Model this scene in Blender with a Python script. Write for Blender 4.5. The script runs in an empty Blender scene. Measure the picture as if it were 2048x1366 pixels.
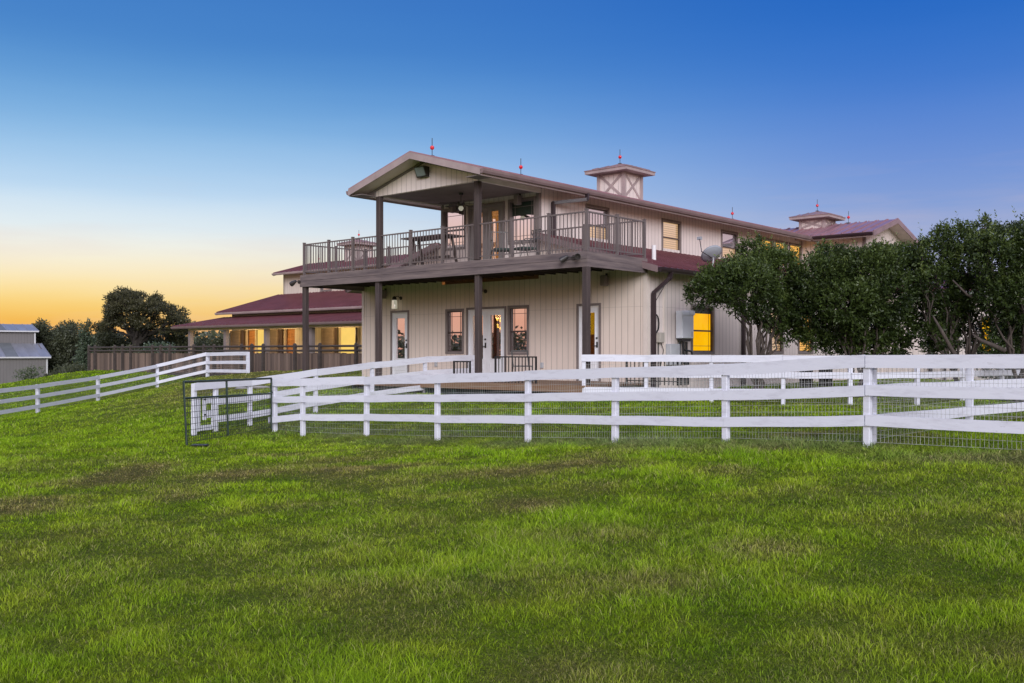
import bpy, bmesh, math, random
import numpy as np
from mathutils import Vector, Matrix
R = math.radians
random.seed(7); rng = np.random.default_rng(11)
scene = bpy.context.scene
col = scene.collection
EYE = 1.6
F = 1948.0

# ------------------------------------------------------------------ camera
cam = bpy.data.cameras.new('camera'); co = bpy.data.objects.new('camera', cam); col.objects.link(co)
co.location = (0, 0, EYE); co.rotation_euler = (R(90), 0, 0)
cam.sensor_width = 36; cam.lens = 36 * F / 2048; cam.shift_y = 21 / 2048
cam.clip_start = 0.1; cam.clip_end = 3000
scene.camera = co
scene.view_settings.view_transform = 'Standard'; scene.view_settings.look = 'None'
scene.view_settings.exposure = 0; scene.view_settings.gamma = 1

# ------------------------------------------------------------------ node helpers
def lin(r, g, b):
    f = lambda c: (c / 255 / 12.92) if c <= 10 else ((c / 255 + .055) / 1.055) ** 2.4
    return (f(r), f(g), f(b), 1)

def ramp(nt, fac, stops, interp='LINEAR'):
    n = nt.nodes.new('ShaderNodeValToRGB'); cr = n.color_ramp; cr.interpolation = interp
    while len(cr.elements) > 1: cr.elements.remove(cr.elements[-1])
    cr.elements[0].position = stops[0][0]; cr.elements[0].color = stops[0][1]
    for p, c in stops[1:]:
        e = cr.elements.new(p); e.color = c
    if fac is not None: nt.links.new(fac, n.inputs[0])
    return n.outputs[0]

def math_(nt, op, a, b=None, c=None, clamp=False):
    n = nt.nodes.new('ShaderNodeMath'); n.operation = op; n.use_clamp = clamp
    for i, x in enumerate((a, b, c)):
        if x is None: continue
        if isinstance(x, (int, float)): n.inputs[i].default_value = x
        else: nt.links.new(x, n.inputs[i])
    return n.outputs[0]

def mixc(nt, fac, a, b, mode='MIX'):
    n = nt.nodes.new('ShaderNodeMix'); n.data_type = 'RGBA'; n.blend_type = mode
    for i, x in ((0, fac), (6, a), (7, b)):
        if isinstance(x, (int, float)): n.inputs[i].default_value = x
        elif isinstance(x, tuple): n.inputs[i].default_value = x
        else: nt.links.new(x, n.inputs[i])
    return n.outputs[2]

# ------------------------------------------------------------------ world: dusk sky
w = bpy.data.worlds.new('World'); scene.world = w; w.use_nodes = True
nt = w.node_tree; bg = nt.nodes['Background']
tc = nt.nodes.new('ShaderNodeTexCoord')
nrm = nt.nodes.new('ShaderNodeVectorMath'); nrm.operation = 'NORMALIZE'; nt.links.new(tc.outputs['Generated'], nrm.inputs[0])
sep = nt.nodes.new('ShaderNodeSeparateXYZ'); nt.links.new(nrm.outputs[0], sep.inputs[0])
gx, gy = -0.66, 0.751
hz = math_(nt, 'SQRT', math_(nt, 'MAXIMUM', math_(nt, 'SUBTRACT', 1.0, math_(nt, 'MULTIPLY', sep.outputs[2], sep.outputs[2])), 1e-4))
dot = math_(nt, 'DIVIDE', math_(nt, 'ADD', math_(nt, 'MULTIPLY', sep.outputs[0], gx), math_(nt, 'MULTIPLY', sep.outputs[1], gy)), hz)
el = math_(nt, 'MULTIPLY', math_(nt, 'ARCSINE', sep.outputs[2]), 180 / math.pi / 90)   # 0..1 = 0..90 deg
# faint streaks of cirrus shift the ramp a little
mp = nt.nodes.new('ShaderNodeMapping'); mp.inputs['Scale'].default_value = (1.2, 1.2, 11); nt.links.new(nrm.outputs[0], mp.inputs[0])
no = nt.nodes.new('ShaderNodeTexNoise'); no.inputs['Scale'].default_value = 2.2; no.inputs['Detail'].default_value = 6; no.inputs['Roughness'].default_value = .55
nt.links.new(mp.outputs[0], no.inputs['Vector'])
cl = math_(nt, 'SUBTRACT', no.outputs[0], .5)
el2 = math_(nt, 'ADD', math_(nt, 'MULTIPLY', el, 1.04), math_(nt, 'MULTIPLY', cl, .012), clamp=True)
d = lambda x: x / 90.0
glow = ramp(nt, el2, [(0, lin(230, 148, 50)), (d(1.4), lin(243, 176, 70)), (d(2.4), lin(250, 206, 110)), (d(3.3), lin(252, 223, 152)), (d(4.5), lin(252, 236, 196)),
    (d(5.8), lin(244, 242, 228)), (d(7.0), lin(230, 240, 243)), (d(9.2), lin(188, 218, 244)), (d(13), lin(122, 178, 226)), (d(17.8), lin(60, 126, 200)),
    (d(26), lin(60, 112, 190)), (d(42), lin(150, 165, 225)), (1, lin(200, 205, 245))], 'B_SPLINE')
side = ramp(nt, el2, [(0, lin(214, 190, 190)), (d(3), lin(196, 186, 205)), (d(5.5), lin(166, 178, 214)), (d(8), lin(136, 162, 214)), (d(11.5), lin(102, 142, 214)),
    (d(15.5), lin(60, 120, 205)), (d(20.5), lin(30, 100, 192)), (d(27), lin(30, 90, 185)), (d(42), lin(150, 165, 225)), (1, lin(200, 205, 245))], 'B_SPLINE')
anti = ramp(nt, el2, [(0, lin(232, 165, 145)), (d(4), lin(246, 196, 166)), (d(7), lin(246, 212, 196)), (d(10), lin(230, 212, 228)), (d(24), lin(225, 222, 245)),
    (d(45), lin(215, 220, 250)), (1, lin(200, 205, 245))], 'B_SPLINE')
fg = nt.nodes.new('ShaderNodeMapRange'); fg.interpolation_type = 'SMOOTHSTEP'; fg.inputs['From Min'].default_value = .42; fg.inputs['From Max'].default_value = .975
nt.links.new(dot, fg.inputs['Value'])
fa = nt.nodes.new('ShaderNodeMapRange'); fa.interpolation_type = 'SMOOTHSTEP'; fa.inputs['From Min'].default_value = .72; fa.inputs['From Max'].default_value = .05
nt.links.new(math_(nt, 'DIVIDE', sep.outputs[1], hz), fa.inputs['Value'])
c1 = mixc(nt, fg.outputs[0], side, glow)
c2 = mixc(nt, fa.outputs[0], c1, anti)
# wisps of cloud in the lower sky
cw = nt.nodes.new('ShaderNodeMapRange'); cw.inputs['From Min'].default_value = .49; cw.inputs['From Max'].default_value = .74; cw.inputs['To Max'].default_value = .30
nt.links.new(no.outputs[0], cw.inputs['Value'])
lowm = nt.nodes.new('ShaderNodeMapRange'); lowm.inputs['From Min'].default_value = d(13); lowm.inputs['From Max'].default_value = d(6); nt.links.new(el, lowm.inputs['Value'])
c3 = mixc(nt, math_(nt, 'MULTIPLY', cw.outputs[0], lowm.outputs[0]), c2, lin(236, 205, 185))
nt.links.new(c3, bg.inputs['Color']); bg.inputs['Strength'].default_value = 1.0

sl = bpy.data.lights.new('sky_fill', 'SUN'); so = bpy.data.objects.new('sky_fill', sl); col.objects.link(so)  # added soft fill from behind the camera, standing in for dusk skylight
sl.energy = 2.75; sl.angle = R(32); sl.color = (.95, .95, 1.0)
sv = Vector((-0.10, 0.85, -0.34)); so.rotation_euler = sv.to_track_quat('-Z', 'Y').to_euler()

# ------------------------------------------------------------------ materials
MATS = {}
def newmat(name):
    m = bpy.data.materials.new(name); m.use_nodes = True; MATS[name] = m
    return m, m.node_tree, m.node_tree.nodes['Principled BSDF']

def noise_(nt, coord, scale, detail=4, rough=.6, stretch=None):
    if stretch:
        mp = nt.nodes.new('ShaderNodeMapping'); mp.inputs['Scale'].default_value = stretch; nt.links.new(coord, mp.inputs[0]); coord = mp.outputs[0]
    n = nt.nodes.new('ShaderNodeTexNoise'); n.inputs['Scale'].default_value = scale; n.inputs['Detail'].default_value = detail; n.inputs['Roughness'].default_value = rough
    nt.links.new(coord, n.inputs['Vector']); return n.outputs[0]

def bump_(nt, b, h, strength, dist):
    n = nt.nodes.new('ShaderNodeBump'); n.inputs['Strength'].default_value = strength; n.inputs['Distance'].default_value = dist
    nt.links.new(h, n.inputs['Height']); nt.links.new(n.outputs[0], b.inputs['Normal'])

def pm(name, c, rough=.7, var=.15, scale=3, metal=0, stretch=None, bump=.2, spec=.5, c2=None):
    m, nt, b = newmat(name)
    t = nt.nodes.new('ShaderNodeTexCoord')
    n = noise_(nt, t.outputs['Object'], scale, 5, .65, stretch)
    lo = tuple(x * (1 - var) for x in c[:3]) + (1,); hi = tuple(min(1, x * (1 + var)) for x in c[:3]) + (1,)
    if c2: lo = c2
    cr = ramp(nt, n, [(.3, lo), (.7, hi)])
    nt.links.new(cr, b.inputs['Base Color'])
    b.inputs['Roughness'].default_value = rough; b.inputs['Metallic'].default_value = metal; b.inputs['Specular IOR Level'].default_value = spec
    if bump:
        bump_(nt, b, noise_(nt, t.outputs['Object'], scale * 6, 3, .6, stretch), bump, .01)
    return m

def siding(name, c, pitch=.2, grime=.12):
    m, nt, b = newmat(name)
    t = nt.nodes.new('ShaderNodeTexCoord'); s = nt.nodes.new('ShaderNodeSeparateXYZ'); nt.links.new(t.outputs['Object'], s.inputs[0])
    u = math_(nt, 'ADD', s.outputs[0], s.outputs[1])
    un = math_(nt, 'DIVIDE', u, pitch)
    fr = math_(nt, 'FRACT', un)
    dd = math_(nt, 'ABSOLUTE', math_(nt, 'SUBTRACT', fr, .5))
    g = nt.nodes.new('ShaderNodeMapRange'); g.inputs['From Min'].default_value = .5 - .011 / pitch; g.inputs['From Max'].default_value = .5 - .006 / pitch
    nt.links.new(dd, g.inputs['Value'])
    # horizontal sheet seam
    hh = math_(nt, 'ABSOLUTE', math_(nt, 'SUBTRACT', s.outputs[2], 2.0))
    sm = nt.nodes.new('ShaderNodeMapRange'); sm.inputs['From Min'].default_value = .012; sm.inputs['From Max'].default_value = .004; nt.links.new(hh, sm.inputs['Value'])
    wn = nt.nodes.new('ShaderNodeTexWhiteNoise'); wn.noise_dimensions = '1D'; nt.links.new(math_(nt, 'FLOOR', math_(nt, 'ADD', un, .5)), wn.inputs['W'])
    n = noise_(nt, t.outputs['Object'], 1.3, 6, .65, (1, 1, .35))
    n2 = noise_(nt, t.outputs['Object'], 9, 4, .7, (1, 1, .12))
    base = ramp(nt, n, [(.3, tuple(x * (1 - grime) for x in c[:3]) + (1,)), (.65, c)])
    base = mixc(nt, math_(nt, 'MULTIPLY', n2, .22), base, tuple(x * .72 for x in c[:3]) + (1,))
    base = mixc(nt, math_(nt, 'MULTIPLY', wn.outputs[0], .14), base, tuple(x * .8 for x in c[:3]) + (1,))
    base = mixc(nt, math_(nt, 'MULTIPLY', g.outputs[0], .6), base, tuple(x * .28 for x in c[:3]) + (1,))
    base = mixc(nt, math_(nt, 'MULTIPLY', sm.outputs[0], .3), base, tuple(x * .4 for x in c[:3]) + (1,))
    nt.links.new(base, b.inputs['Base Color']); b.inputs['Roughness'].default_value = .75
    bump_(nt, b, math_(nt, 'SUBTRACT', math_(nt, 'MULTIPLY', n2, .25), g.outputs[0]), .6, .01)
    return m

def plankmat(name, c, c2, pitch, axis=0):
    m, nt, b = newmat(name)
    t = nt.nodes.new('ShaderNodeTexCoord'); s = nt.nodes.new('ShaderNodeSeparateXYZ'); nt.links.new(t.outputs['Object'], s.inputs[0])
    wn = nt.nodes.new('ShaderNodeTexWhiteNoise'); wn.noise_dimensions = '1D'
    nt.links.new(math_(nt, 'FLOOR', math_(nt, 'DIVIDE', s.outputs[axis], pitch)), wn.inputs['W'])
    st = [14, 14, 14]; st[2 if axis == 0 else 0] = .8
    n = noise_(nt, t.outputs['Object'], 1.5, 6, .7, tuple(st))
    f = math_(nt, 'ADD', math_(nt, 'MULTIPLY', wn.outputs[0], .6), math_(nt, 'MULTIPLY', n, .5), clamp=True)
    nt.links.new(ramp(nt, f, [(.15, c2), (.85, c)]), b.inputs['Base Color']); b.inputs['Roughness'].default_value = .85
    bump_(nt, b, n, .4, .01)
    return m

def emit(name, c, s, stripes=0, gloss=.12, var=.15, c2=None):
    """lit interior seen through a pane: blinds or a plain wall in lamp light, with a reflecting glass skin"""
    m, nt, b = newmat(name); nt.nodes.remove(b)
    out = nt.nodes['Material Output']; t = nt.nodes.new('ShaderNodeTexCoord')
    n = noise_(nt, t.outputs['Object'], 1.6, 3, .5)
    cc = ramp(nt, n, [(.3, c2 or tuple(x * (1 - var) for x in c[:3]) + (1,)), (.7, c)])
    if stripes:
        sx = nt.nodes.new('ShaderNodeSeparateXYZ'); nt.links.new(t.outputs['Object'], sx.inputs[0])
        fr = math_(nt, 'FRACT', math_(nt, 'MULTIPLY', sx.outputs[2], stripes))
        cc = mixc(nt, math_(nt, 'GREATER_THAN', fr, .74), cc, tuple(x * .45 for x in c[:3]) + (1,))
    e = nt.nodes.new('ShaderNodeEmission'); nt.links.new(cc, e.inputs[0]); e.inputs[1].default_value = s
    g = nt.nodes.new('ShaderNodeBsdfGlossy'); g.inputs['Roughness'].default_value = .02
    mx = nt.nodes.new('ShaderNodeMixShader'); mx.inputs[0].default_value = gloss
    nt.links.new(e.outputs[0], mx.inputs[1]); nt.links.new(g.outputs[0], mx.inputs[2]); nt.links.new(mx.outputs[0], out.inputs[0])
    return m

def glass(name, refl=.7, tint=(1, 1, 1, 1), under=None, rough=.01, clear=False):
    m, nt, b = newmat(name); nt.nodes.remove(b)
    out = nt.nodes['Material Output']; t = nt.nodes.new('ShaderNodeTexCoord')
    g = nt.nodes.new('ShaderNodeBsdfGlossy'); g.inputs['Roughness'].default_value = rough; g.inputs['Color'].default_value = tint
    bu = nt.nodes.new('ShaderNodeBump'); bu.inputs['Strength'].default_value = .05; bu.inputs['Distance'].default_value = .02
    nt.links.new(noise_(nt, t.outputs['Object'], 1.2, 2, .5), bu.inputs['Height']); nt.links.new(bu.outputs[0], g.inputs['Normal'])
    if clear:
        u = nt.nodes.new('ShaderNodeBsdfTransparent'); u.inputs[0].default_value = (.95, .95, .93, 1)
    else:
        u = nt.nodes.new('ShaderNodeBsdfDiffuse'); u.inputs[0].default_value = under or (.02, .02, .022, 1)
    mx = nt.nodes.new('ShaderNodeMixShader'); mx.inputs[0].default_value = refl
    nt.links.new(u.outputs[0], mx.inputs[1]); nt.links.new(g.outputs[0], mx.inputs[2]); nt.links.new(mx.outputs[0], out.inputs[0])
    return m

M = MATS
siding('siding', (.78, .68, .63, 1)); siding('siding_warmlit', (.79, .67, .58, 1)); siding('siding_barn', (.70, .61, .52, 1), .2)  # second siding: same paint, with the warmer light under the balcony tinted in
siding('barn_metal', (.17, .158, .155, 1), .3)
pm('trim', (.20, .165, .155, 1), .6, .15, 2); pm('fascia', (.36, .28, .27, 1), .55, .18, 2); pm('gutter', (.22, .155, .155, 1), .35, .15, 2)
pm('soffit', (.70, .61, .54, 1), .7, .08, 2)
pm('roof_red', (.17, .062, .07, 1), .34, .22, 1.2, metal=.25, spec=.6); pm('roof_fade', (.36, .20, .22, 1), .30, .15, 1.2, metal=.35)
pm('roof_cap', (.30, .20, .20, 1), .4, .2, 2, metal=.3)
pm('downspout', (.03, .018, .022, 1), .35, .15, 3)
pm('deck_wood', (.17, .132, .122, 1), .8, .35, 2.6, stretch=(.28, .28, 4), bump=.6, c2=(.085, .065, .07, 1))
pm('deck_post', (.062, .044, .04, 1), .8, .35, 2, stretch=(5, 5, .5), bump=.5, c2=(.035, .025, .025, 1))
pm('deck_floor', (.62, .54, .50, 1), .8, .2, 2)
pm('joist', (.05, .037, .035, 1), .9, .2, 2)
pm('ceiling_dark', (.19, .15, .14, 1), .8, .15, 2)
pm('railing', (.15, .125, .12, 1), .4, .1, 3, metal=.2)
pm('black_iron', (.012, .012, .013, 1), .45, .2, 6); pm('green_steel', (.012, .03, .022, 1), .4, .4, 5)
pm('bronze', (.03, .024, .022, 1), .4, .2, 5)
pm('sash_dark', (.06, .04, .038, 1), .4, .1, 5)
pm('white_door', (.78, .78, .80, 1), .4, .04, 2); pm('grey_door', (.24, .22, .21, 1), .5, .1, 2)
pm('landing_wood', (.20, .14, .09, 1), .7, .3, 2, stretch=(1, 8, 8), c2=(.20, .10, .05, 1))
pm('skirt_shade', (.03, .05, .04, 1), .9, .3, 2)  # shade under the landing put into a dark green colour
pm('wire', (.42, .43, .42, 1), .5, .3, 4, metal=.1, bump=0)
pm('wire_dark', (.02, .025, .03, 1), .5, .3, 4, metal=.2, bump=0)
pm('rod_metal', (.05, .06, .07, 1), .4, .1, 4, metal=.5); 
m_, nt_, b_ = newmat('red_glass'); b_.inputs['Base Color'].default_value = (.65, .004, .012, 1); b_.inputs['Roughness'].default_value = .15; b_.inputs['Coat Weight'].default_value = .6
pm('heater_white', (.70, .73, .78, 1), .4, .05, 2); pm('grey_box', (.42, .43, .45, 1), .5, .1, 3); pm('beige_box', (.42, .38, .33, 1), .6, .1, 3)
pm('pipe_black', (.015, .015, .016, 1), .4, .1, 4); pm('dish_grey', (.32, .34, .37, 1), .5, .08, 3); pm('pvc', (.75, .73, .72, 1), .5, .04, 3)
pm('barn_roof', (.33, .335, .36, 1), .4, .15, .5, metal=.5, stretch=(3, .3, 3)); pm('barn_roof_dark', (.13, .14, .14, 1), .5, .15, 1); pm('barn_trim', (.55, .55, .56, 1), .5, .05, 1)
plankmat('timber', (.22, .155, .12, 1), (.055, .038, .032, 1), .15); pm('timber_rail', (.055, .042, .036, 1), .8, .3, 1, stretch=(.4, 6, 6))
pm('bark', (.075, .058, .048, 1), .9, .4, 6, stretch=(3, 3, .6), bump=.8); pm('bark_dark', (.025, .02, .017, 1), .95, .3, 4)
pm('interior_brown', (.30, .11, .04, 1), .6, .3, 1.5, stretch=(1, 1, .3)); pm('stall_wood', (.42, .19, .07, 1), .6, .3, 2, stretch=(1, 1, 8))
pm('stall_door', (.20, .15, .12, 1), .7, .2, 2, stretch=(1, 1, 8)); pm('white_shade', (.7, .7, .72, 1), .6, .05, 3); pm('dark_table', (.05, .035, .03, 1), .5, .3, 3)
pm('chair_metal', (.07, .07, .07, 1), .35, .2, 5, metal=.3); pm('cushion', (.035, .05, .042, 1), .9, .2, 5)
pm('hay', (.32, .25, .14, 1), .95, .3, 8)
pm('stone', (.35, .33, .30, 1), .9, .2, 4)
glass('glass_front', .80, (1, .90, .88, 1)); glass('glass_upper', .85, (1, .95, .97, 1)); glass('glass_clear', .55, (1, .95, .92, 1), clear=True)
glass('glass_blind', .62, (1, .93, .92, 1), under=(.45, .42, .45, 1))
emit('lit_yellow', (1.0, .56, .004, 1), 1.05, gloss=.05, c2=(.95, .42, .001, 1)); emit('lit_blind', (1.0, .50, .10, 1), 1.15, stripes=14, gloss=.1)
emit('lit_peach', (1.0, .62, .32, 1), .9, stripes=14, gloss=.35); emit('lit_porch', (1.0, .66, .16, 1), 1.0, gloss=.0, var=.12); emit('lit_orange', (1.0, .40, .10, 1), 1.1, gloss=0)
emit('bulb', (1.0, .55, .08, 1), 6, gloss=0); emit('lamp_glass', (.9, .85, .65, 1), .55, gloss=.3)

def whitewash(name):
    m, nt, b = newmat(name)
    t = nt.nodes.new('ShaderNodeTexCoord'); gm = nt.nodes.new('ShaderNodeNewGeometry')
    n = noise_(nt, t.outputs['Object'], 2.2, 7, .7, (1, 1, 5)); n2 = noise_(nt, t.outputs['Object'], 9, 4, .75, (1, 1, 3))
    c = ramp(nt, n, [(.28, (.55, .55, .61, 1)), (.5, (.68, .69, .76, 1))])
    f = ramp(nt, n2, [(.62, (0, 0, 0, 1)), (.72, (1, 1, 1, 1))])
    c = mixc(nt, math_(nt, 'MULTIPLY', f, .42), c, (.36, .34, .33, 1))
    nt.links.new(c, b.inputs['Base Color']); b.inputs['Roughness'].default_value = .7
    bump_(nt, b, n, .35, .01); return m
whitewash('white_wood')

# ------------------------------------------------------------------ mesh builder
class MB:
    def __init__(s): s.v = []; s.f = []; s.smooth = False
    def quad(s, *p):
        n = len(s.v); s.v += [tuple(q) for q in p]; s.f.append(tuple(range(n, n + len(p))))
    def hexa(s, p):                     # 8 points: bottom loop 4, top loop 4
        n = len(s.v); s.v += [tuple(q) for q in p]
        for a in ((0, 3, 2, 1), (4, 5, 6, 7), (0, 1, 5, 4), (1, 2, 6, 5), (2, 3, 7, 6), (3, 0, 4, 7)): s.f.append(tuple(n + i for i in a))
    def box(s, x0, x1, y0, y1, z0, z1):
        s.hexa([(x0, y0, z0), (x1, y0, z0), (x1, y1, z0), (x0, y1, z0), (x0, y0, z1), (x1, y0, z1), (x1, y1, z1), (x0, y1, z1)]); return s
    def pbox(s, P, u0, u1, h0, h1, w0, w1):
        s.hexa([P(u0, h0, w0), P(u1, h0, w0), P(u1, h0, w1), P(u0, h0, w1), P(u0, h1, w0), P(u1, h1, w0), P(u1, h1, w1), P(u0, h1, w1)]); return s
    def bar(s, a, b, w, h, side=None):
        a = Vector(a); b = Vector(b); d = (b - a).normalized()
        up = Vector((0, 0, 1)) if abs(d.z) < .95 else Vector((0, 1, 0))
        if side is not None: sd = Vector(side).normalized(); up = sd.cross(d).normalized()
        sd = d.cross(up).normalized(); up = sd.cross(d).normalized()
        c = [(-1, -1), (1, -1), (1, 1), (-1, 1)]
        s.hexa([a + sd * (i * w / 2) + up * (j * h / 2) for i, j in c] + [b + sd * (i * w / 2) + up * (j * h / 2) for i, j in c]); return s
    def tube(s, pts, rs, n=8, cap=True):
        pts = [Vector(p) for p in pts]
        if not hasattr(rs, '__len__'): rs = [rs] * len(pts)
        base = len(s.v); prev = None
        for i, p in enumerate(pts):
            d = (pts[min(i + 1, len(pts) - 1)] - pts[max(i - 1, 0)]).normalized()
            if prev is None:
                a = Vector((0, 0, 1)) if abs(d.z) < .9 else Vector((1, 0, 0)); u = d.cross(a).normalized()
            else: u = (prev - d * prev.dot(d)).normalized()
            prev = u; v = d.cross(u)
            for k in range(n):
                t = 2 * math.pi * k / n; q = p + (u * math.cos(t) + v * math.sin(t)) * rs[i]; s.v.append(tuple(q))
        for i in range(len(pts) - 1):
            for k in range(n):
                k2 = (k + 1) % n; s.f.append((base + i * n + k, base + i * n + k2, base + (i + 1) * n + k2, base + (i + 1) * n + k))
        if cap:
            s.f.append(tuple(base + k for k in range(n))[::-1]); s.f.append(tuple(base + (len(pts) - 1) * n + k for k in range(n)))
        return s
    def lathe(s, c, prof, n=16, axis=None):
        c = Vector(c); base = len(s.v)
        A = Matrix.Identity(3) if axis is None else Vector((0, 0, 1)).rotation_difference(Vector(axis).normalized()).to_matrix()
        for r, z in prof:
            for k in range(n):
                t = 2 * math.pi * k / n; s.v.append(tuple(c + A @ Vector((max(r, .0005) * math.cos(t), max(r, .0005) * math.sin(t), z))))
        for i in range(len(prof) - 1):
            for k in range(n):
                k2 = (k + 1) % n; s.f.append((base + i * n + k, base + i * n + k2, base + (i + 1) * n + k2, base + (i + 1) * n + k))
        s.f.append(tuple(base + k for k in range(n))[::-1]); s.f.append(tuple(base + (len(prof) - 1) * n + k for k in range(n)))
        return s
    def ball(s, c, r, n=14):
        return s.lathe(c, [(r * math.sin(math.pi * i / 8), -r * math.cos(math.pi * i / 8)) for i in range(9)], n)
    def build(s, name, mat, parent=None, off=None, smooth=False, fix=True, bevel=0, label=None):
        me = bpy.data.meshes.new(name)
        vs = s.v
        if off is not None: vs = [(a - off[0], b - off[1], c - off[2]) for a, b, c in vs]
        me.from_pydata(vs, [], s.f); me.validate()
        if fix:
            bm = bmesh.new(); bm.from_mesh(me)
            bmesh.ops.recalc_face_normals(bm, faces=bm.faces)
            if bevel: bmesh.ops.bevel(bm, geom=list(bm.edges), offset=bevel, segments=1, affect='EDGES', clamp_overlap=True)
            bm.to_mesh(me); bm.free()
        if smooth: me.polygons.foreach_set('use_smooth', [True] * len(me.polygons))
        me.materials.append(M[mat] if isinstance(mat, str) else mat)
        o = bpy.data.objects.new(name, me); col.objects.link(o)
        if parent is not None: o.parent = parent
        if label: o['label'] = label
        return o

def tag(o, label=None, cat=None, group=None, kind=None):
    if label: o['label'] = label
    if cat: o['category'] = cat
    if group: o['group'] = group
    if kind: o['kind'] = kind
    return o
def empty(name, loc, rz=0, **k):
    o = bpy.data.objects.new(name, None); col.objects.link(o); o.location = loc; o.rotation_euler = (0, 0, rz); o.empty_display_size = .2
    return tag(o, **k)
def copy_tree(o, parent=None):
    c = o.copy(); col.objects.link(c)
    if parent is not None: c.parent = parent
    for ch in [x for x in col.objects if x.parent == o]: copy_tree(ch, c)
    return c

# ------------------------------------------------------------------ house frame
S, C = .6587, .7524
RZ = math.atan2(-S, C); P0 = (1.81, 23.5)
FLOOR = EYE - .8
def W(x, y, h=0): return Vector((P0[0] + C * x + S * y, P0[1] - S * x + C * y, FLOOR + h))
def L(X, Y): return ((X - P0[0]) * C - (Y - P0[1]) * S, (X - P0[0]) * S + (Y - P0[1]) * C)
def front(px, c):       # local x on the plane y = c seen at column px of the 2048 px photo
    k = (px - 1024) / F; D = (c + P0[0] * S + P0[1] * C) / (k * S + C); return L(k * D, D)[0]
def sidey(px, c):       # local y on the plane x = c
    k = (px - 1024) / F; D = (c + P0[0] * C - P0[1] * S) / (k * C - S); return L(k * D, D)[1]

# ------------------------------------------------------------------ ground
GP = [(0, 0, -1.6), (-6, 1, -1.75), (6, 1, -1.5), (0, 5, -1.58), (-5, 6, -1.72), (5, 6, -1.42), (0, 10, -1.52), (-6, 12, -1.74), (-12, 14, -2.0), (9, 9, -1.15),
      (6.3, 10.9, -1.2), (4.6, 12.6, -1.22), (3.1, 14.1, -1.30), (1.64, 15.55, -1.445), (.28, 16.9, -1.545), (-1.42, 18.6, -1.68), (-3.0, 20.2, -1.79), (-4.7, 21.9, -1.82),
      (-6, 17.8, -1.72), (-5.4, 21.9, -1.80), (-7.0, 21.5, -1.80), (-6.13, 22.8, -1.74), (-4.84, 24, -1.5), (-3.7, 25.8, -1.28), (-2.44, 27.3, -1.12),
      (1.81, 23.5, -1.15), (-1, 25, -1.2), (-6.7, 30.9, -1.0), (-5.1, 33, -.86), (3.4, 25.5, -1.1), (0, 20.5, -1.38), (4, 18, -1.25), (8, 16, -1.15), (7, 22, -1.2), (12, 21, -1.15), (16, 30, -1.1), (14, 38, -1.0),
      (-11.2, 41.2, -.91), (-13.8, 44.1, -1.11), (-16.6, 45.5, -1.70), (-17.9, 42, -2.13), (-18.3, 37.6, -2.37), (-18.6, 33, -2.5), (-12, 26, -2.15), (-18, 22, -2.5),
      (-24.5, 55.5, -1.12), (-11.4, 44.3, -.98), (-18, 50.5, -1.05), (-22, 62, -1.1), (-9, 38, -.95), (-27, 50, -1.9), (-34, 60, -3.1), (-30, 40, -3.0), (-40, 30, -3.4), (20, 15, -.9), (30, 30, -.9),
      (-20, 75, -1.2), (-45, 75, -3.8), (5, 60, -1.0), (-10, 60, -1.0), (25, 50, -1.0), (-52, 100, -4.0), (0, 100, -1.5), (-20, -10, -2), (20, -10, -1.2), (40, 0, -.8), (-45, 0, -3.2)]
G = np.array(GP)
def _tps(A, B):
    r = np.sqrt(((A[:, None, :] - B[None, :, :]) ** 2).sum(-1)); return np.where(r > 0, r * r * np.log(np.maximum(r, 1e-9)), 0)
_n = len(G); K = _tps(G[:, :2], G[:, :2]) + np.eye(_n) * 2.5
Pm = np.c_[np.ones(_n), G[:, :2]]
_w = np.linalg.solve(np.block([[K, Pm], [Pm.T, np.zeros((3, 3))]]), np.r_[G[:, 2], 0, 0, 0])

def lattice_noise(seed, cell):
    g = np.random.default_rng(seed).random((256, 256))
    def f(x, y):
        x = np.asarray(x) / cell + 1000; y = np.asarray(y) / cell + 1000
        i = np.floor(x).astype(int); j = np.floor(y).astype(int); a = x - i; b = y - j
        a = a * a * (3 - 2 * a); b = b * b * (3 - 2 * b)
        q = lambda p, r: g[p % 256, r % 256]
        return (q(i, j) * (1 - a) + q(i + 1, j) * a) * (1 - b) + (q(i, j + 1) * (1 - a) + q(i + 1, j + 1) * a) * b
    return f
N1 = lattice_noise(1, 3.1); N2 = lattice_noise(2, 1.1); N3 = lattice_noise(3, .42); N4 = lattice_noise(4, 8.0); N5 = lattice_noise(5, .16); N6 = lattice_noise(6, .8)
def gz(x, y):
    x = np.atleast_1d(np.asarray(x, float)); y = np.atleast_1d(np.asarray(y, float)); out = np.empty(len(x))
    for i in range(0, len(x), 20000):
        q = np.c_[x[i:i + 20000], y[i:i + 20000]]
        t = _tps(q, G[:, :2]) @ _w[:_n] + _w[_n] + q @ _w[_n + 1:]
        r = np.hypot(q[:, 0], q[:, 1] - 30); k = np.clip((r - 55) / 60, 0, 1); k = k * k * (3 - 2 * k)
        out[i:i + 20000] = np.clip(t, -5, .5) * (1 - k) + (-4.2) * k
    return out + EYE
def gz1(x, y): return float(gz(x, y)[0])
def grnd(x, y): return gz(x, y) + .05 * (N2(x, y) - .5) + .03 * (N3(x, y) - .5)
def seg_dist(x, y, pts):
    dd = np.full(len(x), 99.)
    for (ax, ay), (bx, by) in zip(pts[:-1], pts[1:]):
        vx, vy = bx - ax, by - ay; t = np.clip(((x - ax) * vx + (y - ay) * vy) / (vx * vx + vy * vy), 0, 1)
        dd = np.minimum(dd, np.hypot(x - ax - t * vx, y - ay - t * vy))
    return dd
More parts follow.
